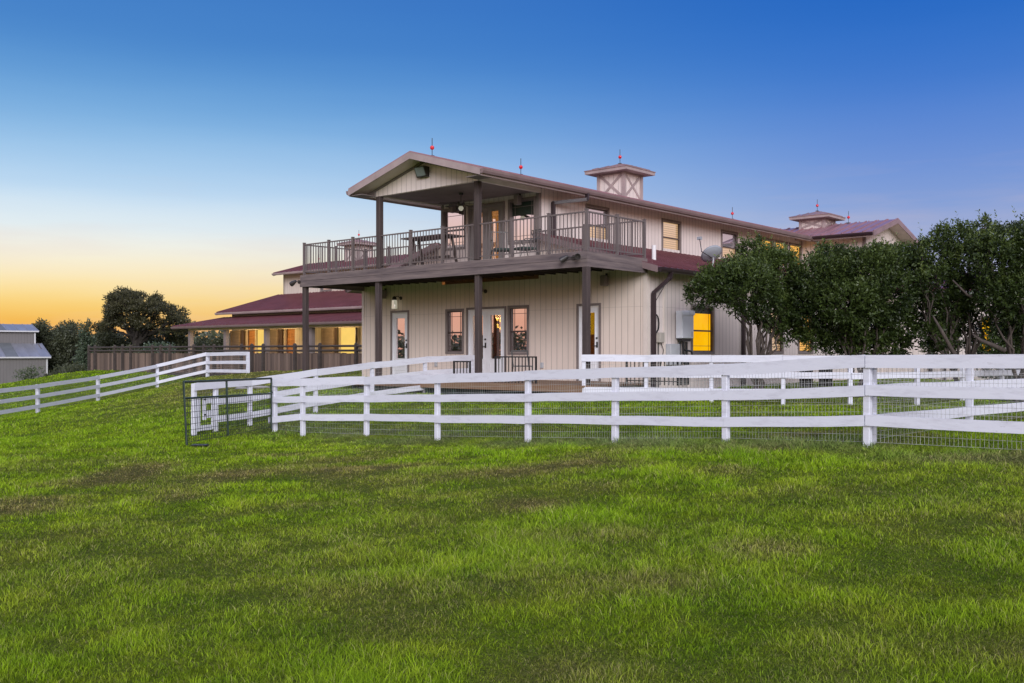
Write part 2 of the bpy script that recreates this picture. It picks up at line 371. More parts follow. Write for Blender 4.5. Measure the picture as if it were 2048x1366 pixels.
NEARF = [(8.4, 8.8), (4.6, 12.6), (3.05, 14.1), (1.64, 15.55), (.28, 16.9), (-1.42, 18.6), (-3.0, 20.2), (-4.65, 21.75), (-5.3, 22.3)]
def lawn_fields(x, y):
    """dry (brown thatch) and lush (long bright grass) amounts, 0..1"""
    x = np.asarray(x); y = np.asarray(y)
    base = .28 * N1(x, y) + .34 * N2(x, y) + .38 * N6(x + 3, y)
    dry = np.clip((base - .50) * 3.6, 0, 1) * np.clip(1.15 - np.clip((y - 13) / 6, 0, 1) * .9, 0, 1)
    dry = dry * np.clip(1.2 - np.clip((-x - 4) / 6, 0, 1) * np.clip((y - 8) / 5, 0, 1), 0, 1)
    dry = np.maximum(dry, .28 * np.exp(-((y - 8.2 - .15 * x) / 2.2) ** 2) * np.clip(N6(x, y) * 1.6 - .1, 0, 1))
    f = seg_dist(x, y, NEARF)
    hay = np.exp(-((f) / .9) ** 2) * np.clip(N2(x + 9, y) * 1.5 - .1, 0, 1)
    dirt = np.exp(-(((x + 9.5) / 3.6) ** 2 + ((y - 36) / 6.5) ** 2)) + .5 * np.exp(-(((x + 14) / 5) ** 2 + ((y - 43) / 3) ** 2))
    lush = np.clip((.55 * N1(x + 40, y) + .45 * N6(x, y + 7) - .46) * 4, 0, 1)
    lush = np.maximum(lush, .4 * np.exp(-((y - 12.2 + .75 * x) / 1.3) ** 2) * np.clip(N2(x, y + 3) * 2 - .4, 0, 1))
    lush = np.maximum(lush, np.exp(-((y - 4.1) / .8) ** 2) * np.clip((N6(x, y) - .35) * 3, 0, 1))
    lush = np.maximum(lush, .55 * np.clip((-x - 3.5) / 4, 0, 1) * np.clip((y - 10) / 4, 0, 1))
    inside = np.clip((x * .72 + y * .69 - 12.6) / .5, 0, 1)   # mown yard beyond the fence
    lush = lush * (1 - .5 * inside * np.clip((x + 6) / 2, 0, 1))
    dry = np.clip(np.maximum(dry, dirt * 1.1), 0, 1)
    return dry, lush * (1 - .75 * dry), hay

def grassmat(name, blades):
    m, nt, b = newmat(name)
    g = nt.nodes.new('ShaderNodeNewGeometry')
    def at(n):
        a = nt.nodes.new('ShaderNodeAttribute'); a.attribute_name = n; return a.outputs['Fac']
    n1 = noise_(nt, g.outputs['Position'], 1.3, 6, .7); n2 = noise_(nt, g.outputs['Position'], 14, 5, .7); n3 = noise_(nt, g.outputs['Position'], 60, 3, .7)
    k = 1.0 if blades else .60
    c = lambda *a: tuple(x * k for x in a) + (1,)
    green = ramp(nt, n1, [(.3, c(.20, .36, .014)), (.5, c(.31, .47, .018)), (.7, c(.44, .55, .035))])
    bright = ramp(nt, n1, [(.3, c(.20, .39, .010)), (.7, c(.38, .54, .025))])
    brown = ramp(nt, n2, [(.3, c(.16, .13, .035)), (.7, c(.46, .38, .12))])
    cc = mixc(nt, at('lush'), green, bright)
    dd = math_(nt, 'MULTIPLY', at('dry'), math_(nt, 'ADD', n2, .35), clamp=True)
    cc = mixc(nt, dd, cc, brown)
    cc = mixc(nt, math_(nt, 'MULTIPLY', at('hay'), .6), cc, ramp(nt, n3, [(.35, c(.17, .20, .11)), (.7, c(.42, .42, .29))]))
    if blades:
        tt = at('tint')
        cc = mixc(nt, math_(nt, 'MULTIPLY', math_(nt, 'GREATER_THAN', tt, .9), .6), cc, (.48, .40, .20, 1))
        cc = mixc(nt, math_(nt, 'MULTIPLY', math_(nt, 'LESS_THAN', tt, .3), .45), cc, (.05, .13, .01, 1))
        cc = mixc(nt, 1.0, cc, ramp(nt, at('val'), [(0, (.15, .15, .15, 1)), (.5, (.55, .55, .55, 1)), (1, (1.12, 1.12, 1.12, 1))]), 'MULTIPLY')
        nt.links.new(cc, b.inputs['Base Color']); b.inputs['Roughness'].default_value = .7; b.inputs['Specular IOR Level'].default_value = .08
        tr = nt.nodes.new('ShaderNodeBsdfTranslucent'); nt.links.new(cc, tr.inputs[0])
        mx = nt.nodes.new('ShaderNodeMixShader'); mx.inputs[0].default_value = .22
        out = nt.nodes['Material Output']; nt.links.new(b.outputs[0], mx.inputs[1]); nt.links.new(tr.outputs[0], mx.inputs[2]); nt.links.new(mx.outputs[0], out.inputs[0])
    else:
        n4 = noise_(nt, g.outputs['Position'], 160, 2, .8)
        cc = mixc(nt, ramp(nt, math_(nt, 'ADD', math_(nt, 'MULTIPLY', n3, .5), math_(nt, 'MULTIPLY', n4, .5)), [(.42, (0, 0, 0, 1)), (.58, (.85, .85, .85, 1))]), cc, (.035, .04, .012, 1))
        nt.links.new(cc, b.inputs['Base Color']); b.inputs['Roughness'].default_value = .95; b.inputs['Specular IOR Level'].default_value = .1
        bump_(nt, b, math_(nt, 'ADD', n2, n3), 1.0, .05)
    return m
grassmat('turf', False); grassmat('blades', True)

def set_attr(me, name, arr):
    a = me.attributes.new(name, 'FLOAT', 'POINT'); a.data.foreach_set('value', np.asarray(arr, dtype=np.float32))

def build_ground():
    def axis(lo, hi, fine0, fine1, step, far):
        v = list(np.arange(fine0, fine1, step)); s_ = step; x = fine1
        while x < hi: v.append(x); s_ *= 1.12; x += s_
        v.append(hi); s_ = step; x = fine0 - step; w_ = []
        while x > lo: w_.append(x); s_ *= 1.12; x -= s_
        w_.append(lo); return np.array(sorted(w_) + v)
    xs = axis(-900, 900, -20, 16, .2, 0); ys = axis(-600, 1400, -2, 46, .2, 0)
    X, Y = np.meshgrid(xs, ys); x = X.ravel(); y = Y.ravel(); z = grnd(x, y)
    nx, ny = len(xs), len(ys); i = np.arange(nx * ny).reshape(ny, nx)
    fc = np.stack([i[:-1, :-1], i[:-1, 1:], i[1:, 1:], i[1:, :-1]], -1).reshape(-1, 4)
    me = bpy.data.meshes.new('ground'); me.vertices.add(len(x)); me.vertices.foreach_set('co', np.c_[x, y, z].ravel())
    me.loops.add(fc.size); me.loops.foreach_set('vertex_index', fc.ravel().astype(np.int32)); me.polygons.add(len(fc))
    me.polygons.foreach_set('loop_start', np.arange(0, fc.size, 4, dtype=np.int32)); me.update(calc_edges=True)
    me.polygons.foreach_set('use_smooth', [True] * len(fc))
    d_, l_, h_ = lawn_fields(x, y); set_attr(me, 'dry', d_); set_attr(me, 'lush', l_); set_attr(me, 'hay', h_)
    me.materials.append(M['turf']); o = bpy.data.objects.new('ground', me); col.objects.link(o); tag(o, kind='structure')
build_ground()

def blade_mesh(name, x, y, z, h, wd, tint, mat, dx=None, dy=None, bend=.45, val=None):
    n = len(x); a = rng.random(n) * 2 * np.pi
    lean = bend * h * rng.random(n) * 1.6
    if dx is None: dx = np.cos(a) * lean; dy = np.sin(a) * lean
    b = rng.random(n) * 2 * np.pi; wx = np.cos(b) * wd / 2; wy = np.sin(b) * wd / 2
    V = np.empty((n, 5, 3))
    V[:, 0] = np.c_[x - wx, y - wy, z - .01]; V[:, 1] = np.c_[x + wx, y + wy, z - .01]
    V[:, 2] = np.c_[x - wx * .8 + dx * .35, y - wy * .8 + dy * .35, z + h * .55]; V[:, 3] = np.c_[x + wx * .8 + dx * .35, y + wy * .8 + dy * .35, z + h * .55]
    V[:, 4] = np.c_[x + dx, y + dy, z + h * (1 - .25 * rng.random(n))]
    k = np.arange(n)[:, None] * 5
    loops = np.concatenate([k + np.array([[0, 1, 3, 2]]), k + np.array([[2, 3, 4]])], 1).ravel()
    st = (np.arange(n)[:, None] * 7 + np.array([[0, 4]])).ravel()
    me = bpy.data.meshes.new(name); me.vertices.add(n * 5); me.vertices.foreach_set('co', V.ravel())
    me.loops.add(len(loops)); me.loops.foreach_set('vertex_index', loops.astype(np.int32)); me.polygons.add(2 * n)
    me.polygons.foreach_set('loop_start', st.astype(np.int32)); me.update(calc_edges=True)
    d_, l_, hy = lawn_fields(x, y)
    for nm, v in (('dry', d_), ('lush', l_), ('hay', hy), ('tint', tint), ('val', np.full(n, .6) if val is None else val)): set_attr(me, nm, np.repeat(v, 5))
    me.materials.append(M[mat]); o = bpy.data.objects.new(name, me); col.objects.link(o); return o

def build_grass():
    """tufts: every tuft has a centre, a spread, a height and a tone; its blades lean outwards"""
    nt_ = 185000; per = 8
    D = 3.5 * (62 / 3.5) ** rng.random(nt_); x = (rng.random(nt_) - .5) * (1.30 * D + 2.6); y = D
    d_, l_, hy = lawn_fields(x, y)
    keep = rng.random(nt_) < np.clip(.30 + .7 * N5(x, y) + .5 * N3(x, y) - .35 * d_ + .3 * l_, .15, 1)
    lx, ly = L(x, y)
    keep &= ~((lx > -8.7) & (lx < .2) & (ly > -.4)); keep &= ~((lx > -11.5) & (lx < .1) & (ly > 2.5)); keep &= ~((lx > -40.6) & (lx < .1) & (ly > 6.9)); keep &= ~((lx > -.2) & (lx < 4.2) & (ly > 18.8))
    x, y, d_, l_, hy, D = x[keep], y[keep], d_[keep], l_[keep], hy[keep], D[keep]; m = len(x)
    hc = (.016 + .05 * rng.random(m) ** 1.7) * (.45 + .9 * N3(x, y)) * (1 - .35 * d_) + l_ * .075 * rng.random(m) * (.4 + N6(x, y))
    tall = np.exp(-(((x - (-.98)) / .26) ** 2 + ((y - 7.35) / .22) ** 2)); hc = hc + .10 * tall * rng.random(m)
    nearf = seg_dist(x, y, NEARF); hc = hc + .06 * np.exp(-(nearf / .22) ** 2) * rng.random(m)
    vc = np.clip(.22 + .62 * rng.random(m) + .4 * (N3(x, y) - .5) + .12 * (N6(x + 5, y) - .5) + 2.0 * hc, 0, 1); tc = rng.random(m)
    sp = (.012 + .0022 * D) * (.6 + rng.random(m))
    R_ = lambda v: np.repeat(v, per); n = m * per
    a = rng.random(n) * 2 * np.pi; r = R_(sp) * rng.random(n) ** .5 * 1.6
    X = R_(x) + np.cos(a) * r; Y = R_(y) + np.sin(a) * r; h = R_(hc) * (.45 + .75 * rng.random(n))
    ln = h * (.25 + 1.1 * rng.random(n)); a2 = a + rng.normal(0, .7, n)
    wd = np.maximum(.0026, .00060 * Y) * (.6 + .8 * rng.random(n))
    tint = np.clip(R_(tc) * .55 + .45 * rng.random(n), 0, 1); tint = np.where(rng.random(n) < .06 + .3 * R_(d_), .97, np.minimum(tint, .89))
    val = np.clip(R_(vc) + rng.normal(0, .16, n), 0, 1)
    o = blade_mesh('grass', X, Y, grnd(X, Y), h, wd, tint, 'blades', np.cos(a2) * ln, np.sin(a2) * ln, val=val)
    tag(o, kind='stuff', cat='grass', label='short lawn grass with brown thatch and longer bright tufts')
    # thatch: short flat blades matted between the tufts
    n = 420000; D = 3.5 * (26 / 3.5) ** rng.random(n); x = (rng.random(n) - .5) * (1.25 * D + 2.4); y = D; lx, ly = L(x, y); k_ = ~((lx < .2) & (lx > -11.5) & (ly > -.4)); x, y = x[k_], y[k_]; n = len(x)
    a = rng.random(n) * 2 * np.pi; ln = .015 + .04 * rng.random(n); d_, l_, hy = lawn_fields(x, y)
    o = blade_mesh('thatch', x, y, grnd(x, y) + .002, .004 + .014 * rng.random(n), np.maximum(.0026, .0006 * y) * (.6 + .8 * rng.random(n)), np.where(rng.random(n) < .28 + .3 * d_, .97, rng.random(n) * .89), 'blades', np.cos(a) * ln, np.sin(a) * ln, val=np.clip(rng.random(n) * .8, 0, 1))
    tag(o, kind='stuff', cat='thatch', label='matted dry and green thatch between the grass tufts')
    # raked cuttings lying under the near fence
    n = 9000; t = rng.random(n) * (len(NEARF) - 2); i = t.astype(int); f = t - i; A = np.array(NEARF)
    x = A[i, 0] * (1 - f) + A[i + 1, 0] * f + rng.normal(.1, .45, n); y = A[i, 1] * (1 - f) + A[i + 1, 1] * f + rng.normal(-.15, .45, n)
    a = rng.random(n) * 2 * np.pi; ln = .12 + .2 * rng.random(n)
    o = blade_mesh('grass_cuttings', x, y, grnd(x, y) + .03, .02 + .03 * rng.random(n), np.full(n, .007), rng.random(n) * .5 + .5, 'blades', np.cos(a) * ln, np.sin(a) * ln)
    tag(o, kind='stuff', cat='cut grass', label='pale cut grass lying under the near white fence')
build_grass()
# ------------------------------------------------------------------ building helpers (house frame: x right, y back, z above floor)
def PF(c): return lambda u, h, w: (u, c - w, h)         # plane facing the viewer along -y
def PX(c): return lambda u, h, w: (c + w, u, h)         # plane facing +x
def PXn(c): return lambda u, h, w: (c - w, u, h)        # plane facing -x

def wall_strips(mb, P, u0, u1, h0, h1, holes, th=.14):
    us = sorted({u0, u1} | {max(u0, min(u1, e)) for q in holes for e in q[:2]})
    for a, b in zip(us[:-1], us[1:]):
        if b - a < 1e-4: continue
        cur = h0
        for q in sorted([q for q in holes if q[0] < b - 1e-4 and q[1] > a + 1e-4], key=lambda q: q[2]):
            if q[2] > cur + 1e-4: mb.pbox(P, a, b, cur, q[2], -th, 0)
            cur = q[3]
        if cur < h1: mb.pbox(P, a, b, cur, h1, -th, 0)

def ring(mb, P, u0, u1, h0, h1, t, w0, w1, bot=True, tb=None):
    tb = tb or t
    mb.pbox(P, u0, u0 + t, h0, h1, w0, w1); mb.pbox(P, u1 - t, u1, h0, h1, w0, w1)
    mb.pbox(P, u0 + t, u1 - t, h1 - t, h1, w0, w1)
    if bot: mb.pbox(P, u0 + t, u1 - t, h0, h0 + tb, w0, w1)

def window(par, P, u0, u1, h0, h1, glassm='glass_front', sash='sash_dark', meet=True, grille=True, tw=.072, trim='trim', split=None, blind=None, sw=.024):
    """double-hung window: flat trim outside, dark sashes set back, pane"""
    m = MB(); ring(m, P, u0, u1, h0, h1, tw, -.10, .028, tb=tw * 1.05)
    fr = m.build('window', trim, par)
    a, b, c, d = u0 + tw, u1 - tw, h0 + tw * 1.05, h1 - tw
    s = MB(); ring(s, P, a + .002, b - .002, c + .002, d - .002, sw, -.075, -.02)
    mid = c + (d - c) * .47
    if meet: s.pbox(P, a + sw, b - sw, mid - .022, mid + .022, -.07, -.012)
    if grille:
        for q in ((a + .13, a + .142), (b - .142, b - .13)): s.pbox(P, q[0], q[1], c + sw, d - sw, -.062, -.057)
        for q in ((d - .17, d - .158), (c + .15, c + .162)): s.pbox(P, a + sw, b - sw, q[0], q[1], -.0615, -.0575)
    s.build('sash', sash, fr)
    g1 = MB()
    if split and meet:
        g1.pbox(P, a + .015, b - .015, c + .015, mid, -.075, -.066); g1.build('pane', split, fr)
        g2 = MB(); g2.pbox(P, a + .015, b - .015, mid, d - .015, -.074, -.065); g2.build('pane', glassm, fr)
    else:
        g1.pbox(P, a + .015, b - .015, c + .015, d - .015, -.075, -.066); g1.build('pane', glassm, fr)
    if blind:
        k = MB(); k.pbox(P, a + .015, b - .015, d - blind, d - .015, -.064, -.0625); k.build('blind', 'green_steel', fr)
    return fr

def door(par, P, u0, u1, h0, h1, gl, gh, slab='white_door', trim='trim', leaves=1, glassm='glass_front', tw=.065, panel=True, hside=1):
    m = MB(); ring(m, P, u0, u1, h0, h1, tw, -.10, .03, bot=False)
    ft = m.build('door_frame', trim, par)
    a, b = u0 + tw, u1 - tw; jm = .028
    j = MB(); ring(j, P, a + .002, b - .002, h0 + .01, h1 - tw - .002, jm, -.09, .005, tb=.03); j.build('jamb', slab, ft)
    a += jm; b -= jm; top = h1 - tw - jm
    wv = (b - a) / leaves
    for i in range(leaves):
        x0, x1 = a + i * wv + .006, a + (i + 1) * wv - .006
        s = MB(); st = gl
        wall_strips(s, lambda u, h, w: P(u, h, w - .03), x0, x1, h0 + .03, top - .006, [(x0 + st, x1 - st, gh, top - .14)], .045)
        if panel: ring(s, P, x0 + st, x1 - st, h0 + .2, gh - .12, .02, -.03, -.018)
        ring(s, P, x0 + st, x1 - st, gh, top - .14, .018, -.03, -.016)
        dd = s.build('door', slab, par)
        g = MB(); g.pbox(P, x0 + st - .01, x1 - st + .01, gh - .01, top - .13, -.06, -.052); g.build('pane', glassm, dd)
        hs = (x1 - .06) if (leaves == 1 and hside > 0) or (leaves == 2 and i == 0) else x0 + .06
        if leaves == 1 or i == 0:
            hx = hs if leaves == 1 else x1 - .05
            k = MB(); k.pbox(P, hx - .022, hx + .022, .92, 1.08, -.03, -.015); c = P(hx, .97, .03); d = P(hx, .97, -.02)
            k.tube([d, c], .012, 8); k.bar(c, P(hx - .1 * hside, .97, .03), .02, .02)
            k.lathe(P(hx, 1.18, -.02), [(.028, 0), (.028, .02)], 10, axis=Vector(c) - Vector(d)); k.build('handle', 'black_iron', dd)

def slab(mb, a, b, c, d, t):
    """roof slab: a,b eave edge; c,d ridge edge (top face), thickness t down"""
    a, b, c, d = map(Vector, (a, b, c, d)); dn = Vector((0, 0, -t))
    mb.hexa([a + dn, b + dn, c + dn, d + dn, a, b, c, d])
def ribs(mb, a, b, c, d, pitch=.4, h=.03, w=.025):
    a, b, c, d = map(Vector, (a, b, c, d)); n = max(1, int((b - a).length / pitch))
    nrm = (b - a).cross(d - a).normalized()
    if nrm.z < 0: nrm = -nrm
    for i in range(n + 1):
        t = i / n; p = a.lerp(b, t); q = d.lerp(c, t); mb.bar(p + nrm * (h / 2 + .001), q + nrm * (h / 2 + .001), w, h)
def gutter(mb, p, q, out, r=.065):
    """K-style trough along p->q hung in front of the fascia on the side 'out'"""
    p = Vector(p); q = Vector(q); o = Vector(out)
    prof = [(0, -.002), (.0, -.115), (.075, -.115), (.105, -.06), (.115, -.0), (.105, -.0), (.09, -.06), (.07, -.1), (.012, -.1), (.012, -.002)]
    n = len(prof); b = len(mb.v)
    for e in (p, q):
        for w, z in prof: mb.v.append(tuple(e + o * w + Vector((0, 0, z))))
    for i in range(n): j = (i + 1) % n; mb.f.append((b + i, b + j, b + n + j, b + n + i))
    for e in (0, 1):
        k = b + e * n; mb.v += [mb.v[k], mb.v[k + 1], mb.v[k + 2], mb.v[k + 3], mb.v[k + 4]]; m = len(mb.v) - 5; mb.f.append((m, m + 1, m + 2, m + 3, m + 4))

def rail_panel(par, pts, post_at, z0, name='railing', mat='railing', pitch=.115, h=.95, pw=.07, pick=.018, toprail=True):
    """metal guard rail along pts[0]->pts[1]"""
    A, B = Vector(pts[0]), Vector(pts[1]); Ln = (B - A).length; d = (B - A) / Ln; m = MB()
    for t in post_at:
        p = A + d * t; m.box(p.x - pw / 2, p.x + pw / 2, p.y - pw / 2, p.y + pw / 2, z0, z0 + h + .05); m.box(p.x - pw / 2 - .008, p.x + pw / 2 + .008, p.y - pw / 2 - .008, p.y + pw / 2 + .008, z0 + h + .05, z0 + h + .065)
    up = Vector((0, 0, 1))
    m.bar(A + up * (z0 + h), B + up * (z0 + h), .045, .035); m.bar(A + up * (z0 + .09), B + up * (z0 + .09), .03, .03)
    n = int(Ln / pitch)
    for i in range(1, n):
        p = A + d * (i * Ln / n)
        if any(abs((i * Ln / n) - t) < pw * .8 for t in post_at): continue
        m.box(p.x - pick / 2, p.x + pick / 2, p.y - pick / 2, p.y + pick / 2, z0 + .09, z0 + h - .01)
    return m.build(name, mat, par)

def cupola(par, cx, cy, base, eave, w=1.05, ov=.38, rise=.26, roofm='roof_cap'):
    b = MB(); h = w / 2; b.box(cx - h, cx + h, cy - h, cy + h, base - .35, eave - .08)
    cu = b.build('cupola', 'siding', par)
    t = MB()
    for sx in (-1, 1):
        for sy in (-1, 1):
            x = cx + sx * (h + .003); y = cy + sy * (h + .003); t.box(x - .055, x + .055, y - .055, y + .055, base - .35, eave - .08)
    e = h + .012; zb = base - .1; zt = eave - .14
    for s in (-1, 1):
        t.box(cx - h + .05, cx + h - .05, cy + s * e - .018, cy + s * e + .018, zt - .05, zt + .05)
        t.box(cx + s * e - .018, cx + s * e + .018, cy - h + .05, cy + h - .05, zt - .05, zt + .05)
        for q in (-1, 1):
            k = .004 * q
            t.bar((cx - q * (h - .06), cy + s * (e + k), zb), (cx + q * (h - .06), cy + s * (e + k), zt - .06), .075, .03, side=(1, 0, 0) if 0 else None) if 0 else None
            a = Vector((cx - q * (h - .08), cy + s * (e + k), zb)); c = Vector((cx + q * (h - .08), cy + s * (e + k), zt - .06)); d = (c - a).normalized(); n = d.cross(Vector((0, 1, 0))).normalized() * .04; o = Vector((0, .014, 0))
            t.hexa([a - n - o, c - n - o, c - n + o, a - n + o, a + n - o, c + n - o, c + n + o, a + n + o])
            a = Vector((cx + s * (e + k), cy - q * (h - .08), zb)); c = Vector((cx + s * (e + k), cy + q * (h - .08), zt - .06)); d = (c - a).normalized(); n = d.cross(Vector((1, 0, 0))).normalized() * .04; o = Vector((.014, 0, 0))
            t.hexa([a - n - o, c - n - o, c - n + o, a - n + o, a + n - o, c + n - o, c + n + o, a + n + o])
    t.build('cross_brace', 'fascia', cu)
    r = MB(); H = h + ov
    r.box(cx - H + .02, cx + H - .02, cy - H + .02, cy + H - .02, eave - .13, eave - .005); r.build('eave_board', 'fascia', cu)
    r = MB(); n = len(r.v); z0 = eave
    r.v += [(cx - H, cy - H, z0), (cx + H, cy - H, z0), (cx + H, cy + H, z0), (cx - H, cy + H, z0), (cx, cy, z0 + rise), (cx - H, cy - H, z0 - .03), (cx + H, cy - H, z0 - .03), (cx + H, cy + H, z0 - .03), (cx - H, cy + H, z0 - .03)]
    r.f += [(0, 1, 4), (1, 2, 4), (2, 3, 4), (3, 0, 4), (5, 8, 7, 6), (0, 5, 6, 1), (1, 6, 7, 2), (2, 7, 8, 3), (3, 8, 5, 0)]
    apex = Vector((cx, cy, z0 + rise))
    for sx, sy in ((1, 0), (-1, 0), (0, 1), (0, -1)):
        for k in (-.6, -.3, 0, .3, .6):
            ex = Vector((cx + sx * H + (k * H if sx == 0 else 0), cy + sy * H + (k * H if sy == 0 else 0), z0))
            tip = ex.lerp(apex, 1 - abs(k)); tip = Vector((cx + sx * H * abs(k) + (k * H if sx == 0 else 0), cy + sy * H * abs(k) + (k * H if sy == 0 else 0), z0 + rise * (1 - abs(k))))
            if (tip - ex).length > .05: r.bar(ex + Vector((0, 0, .012)), tip + Vector((0, 0, .012)), .02, .022)
    r.build('roof', roofm, cu)
    return cu

SL = .285
# ================================================================== HOUSE
house = empty('ranch_house', W(0, 0, 0), RZ, label='large cream two storey ranch house with raised balcony, red metal roofs and cupolas', cat='house')
xl, xr, xu0, xu1, xc, yf = -11.4, 0.0, -7.6, -3.66, -5.63, 2.6
# --- lower storey
WT = 2.13
m = MB()
fd1 = (front(782, yf), front(818.6, yf)); fw1 = (front(891.6, yf), front(928, yf)); ff = (front(933.5, yf), front(1013, yf)); fw2 = (front(1016, yf), front(1058, yf)); fd3 = (front(1154, yf), front(1202.5, yf))
holes = [(fd1[0] + .05, fd1[1] - .05, 0, 2.08), (fw1[0] + .05, fw1[1] - .05, .8, 2.08), (ff[0] + .05, ff[1] - .05, 0, 2.08), (fw2[0] + .05, fw2[1] - .05, .8, 2.08), (fd3[0] + .05, fd3[1] - .05, 0, 2.08)]
wall_strips(m, PF(yf), xl, xr, -.5, 2.90, holes)
# gable strips of the front wall up to the side roofs
for (a, b, ha, hb) in ((xu1, xr, 4.06, 3.01), (xl, xu0, 3.01, 4.06)):
    m.hexa([(a, yf, 2.9), (b, yf, 2.9), (b, yf + .14, 2.9), (a, yf + .14, 2.9), (a, yf, ha), (b, yf, hb), (b, yf + .14, hb), (a, yf + .14, ha)])
m.build('wall', 'siding_warmlit', house, label='lower front wall under the balcony')
lw = (sidey(1382, 0), sidey(1428, 0)); lw2 = (sidey(1538, 0), sidey(1566, 0)); lw3 = (sidey(1596, 0), sidey(1626, 0))
m = MB()
sh = [(q[0] + .05, q[1] - .05, .8, 2.08) for q in (lw, lw2, lw3)]
wall_strips(m, PX(xr), yf + .14, 26, -.5, 2.95, sh); m.build('wall', 'siding', house, label='lower right side wall behind the trees')
m = MB(); wall_strips(m, PXn(xl), yf + .14, 15, -.5, 2.95, []); m.build('wall', 'siding', house)
# corner boards
m = MB()
def boards(*bs, mat='soffit'):
    for q in bs: MB().box(*q).build('corner_board', mat, house)
boards((xr - .1, xr + .02, yf - .02, yf - .001, -.5, 3.0), (xr + .001, xr + .02, yf, yf + .09, -.5, 2.98), (xl - .02, xl + .09, yf - .02, yf - .001, -.5, 3.0), (xr + .001, xr + .022, sidey(1328, 0) - .05, sidey(1328, 0) + .05, -.5, 2.9))
door(house, PF(yf), fd1[0], fd1[1], 0, WT + .02, .115, .58, glassm='glass_front')
window(house, PF(yf), fw1[0], fw1[1], .74, WT, 'glass_front')
door(house, PF(yf), ff[0], ff[1], 0, WT + .02, .125, .58, leaves=2, glassm='glass_clear')
window(house, PF(yf), fw2[0], fw2[1], .72, WT + .03, 'glass_front', split='glass_front')
door(house, PF(yf), fd3[0], fd3[1], 0, WT, .115, .60, glassm='glass_clear')
# rooms behind the clear glass
m = MB(); m.box(ff[0] - 1.6, ff[1] + .3, yf + 2.0, yf + 2.05, 0, 2.6); m.box(ff[0] - 1.65, ff[0] - 1.6, yf + .15, yf + 2, 0, 2.6); m.box(ff[1] + .3, ff[1] + .35, yf + .15, yf + 2, 0, 2.6)
m.box(ff[0] - .3, ff[1] + .3, yf + .15, yf + 2, -.05, 0); m.box(ff[0] - .3, ff[1] + .3, yf + .15, yf + 2, 2.6, 2.65); m.build('interior_room', 'interior_brown', house)
m = MB(); m.box(fd3[0] - 2.0, fd3[1] + .6, yf + 1.3, yf + 1.35, 0, 2.5); m.build('interior_room', 'lit_yellow', house, label='bright yellow hallway behind the right glass door')
m = MB(); m.box(fd3[0] - 1.15, fd3[0] - .1, yf + .75, yf + 1.1, 0, 1.30); m.build('interior_cabinet', 'interior_brown', house)
window(house, PX(xr), lw[0], lw[1], .74, WT, 'lit_yellow', blind=.17); window(house, PX(xr), lw2[0], lw2[1], .74, WT, 'lit_peach'); window(house, PX(xr), lw3[0], lw3[1], .74, WT, 'lit_blind')
# --- upper storey (monitor)
YB = 20.0
m = MB()
uA = (front(881.6, yf) + .03, front(933, yf) - .02); uD = (front(936.7, yf), front(1010, yf)); uB = (front(1017, yf), front(1072, yf))
wall_strips(m, PF(yf), xu0, xu1, 3.2, 5.70, [(uA[0] + .05, uA[1] - .05, 4.1, 5.2), (uD[0] + .05, uD[1] - .05, 3.25, 5.2), (uB[0] + .05, uB[1] - .05, 4.05, 5.2)])
m.build('wall', 'siding', house, label='upper wall behind the balcony with glass doors')
m = MB()
uw = [(sidey(1170.8, xu1), sidey(1217.7, xu1)), (sidey(1323, xu1), sidey(1361.7, xu1)), (sidey(1442, xu1), sidey(1474.8, xu1)), (sidey(1518, xu1), sidey(1547, xu1)), (sidey(1549, xu1) + .02, sidey(1575, xu1)), (sidey(1578, xu1), sidey(1603, xu1))]
wall_strips(m, PX(xu1), yf + .14, YB, 3.7, 5.68, [(q[0] + .05, q[1] - .05, 4.3, 5.22) for q in uw]); m.build('wall', 'siding', house, label='upper right side wall with six windows')
m = MB(); wall_strips(m, PXn(xu0), yf + .14, YB, 3.7, 5.68, []); m.build('wall', 'siding', house)
boards((xu1 - .09, xu1 + .02, yf - .02, yf - .001, 3.25, 5.6), (xu1 + .001, xu1 + .021, yf, yf + .09, 3.3, 5.6), (xu0 - .02, xu0 + .09, yf - .02, yf - .001, 3.25, 5.6), mat='trim')
window(house, PF(yf), uA[0], uA[1], 3.95, 5.25, 'glass_upper', sash='trim'); window(house, PF(yf), uB[0], uB[1], 3.95, 5.27, 'glass_upper', meet=False, blind=.42, sash='trim')
door(house, PF(yf), uD[0], uD[1], 3.25, 5.25, .16, 3.55, slab='grey_door', leaves=2, glassm='glass_clear', panel=False)
m = MB(); m.box(uD[0] - 1.2, uD[1], yf + 1.0, yf + 1.05, 3.2, 5.3); m.build('interior_room', 'lit_orange', house)
for i, q in enumerate(uw):
    window(house, PX(xu1), q[0], q[1], 4.12, 5.30, ['glass_blind', 'lit_peach', 'glass_blind', 'lit_blind', 'lit_blind', 'lit_blind'][i], split=['lit_peach', 'lit_peach', 'lit_peach', 'lit_blind', 'lit_blind', 'lit_blind'][i] if i in (0, 2) else None, grille=False)
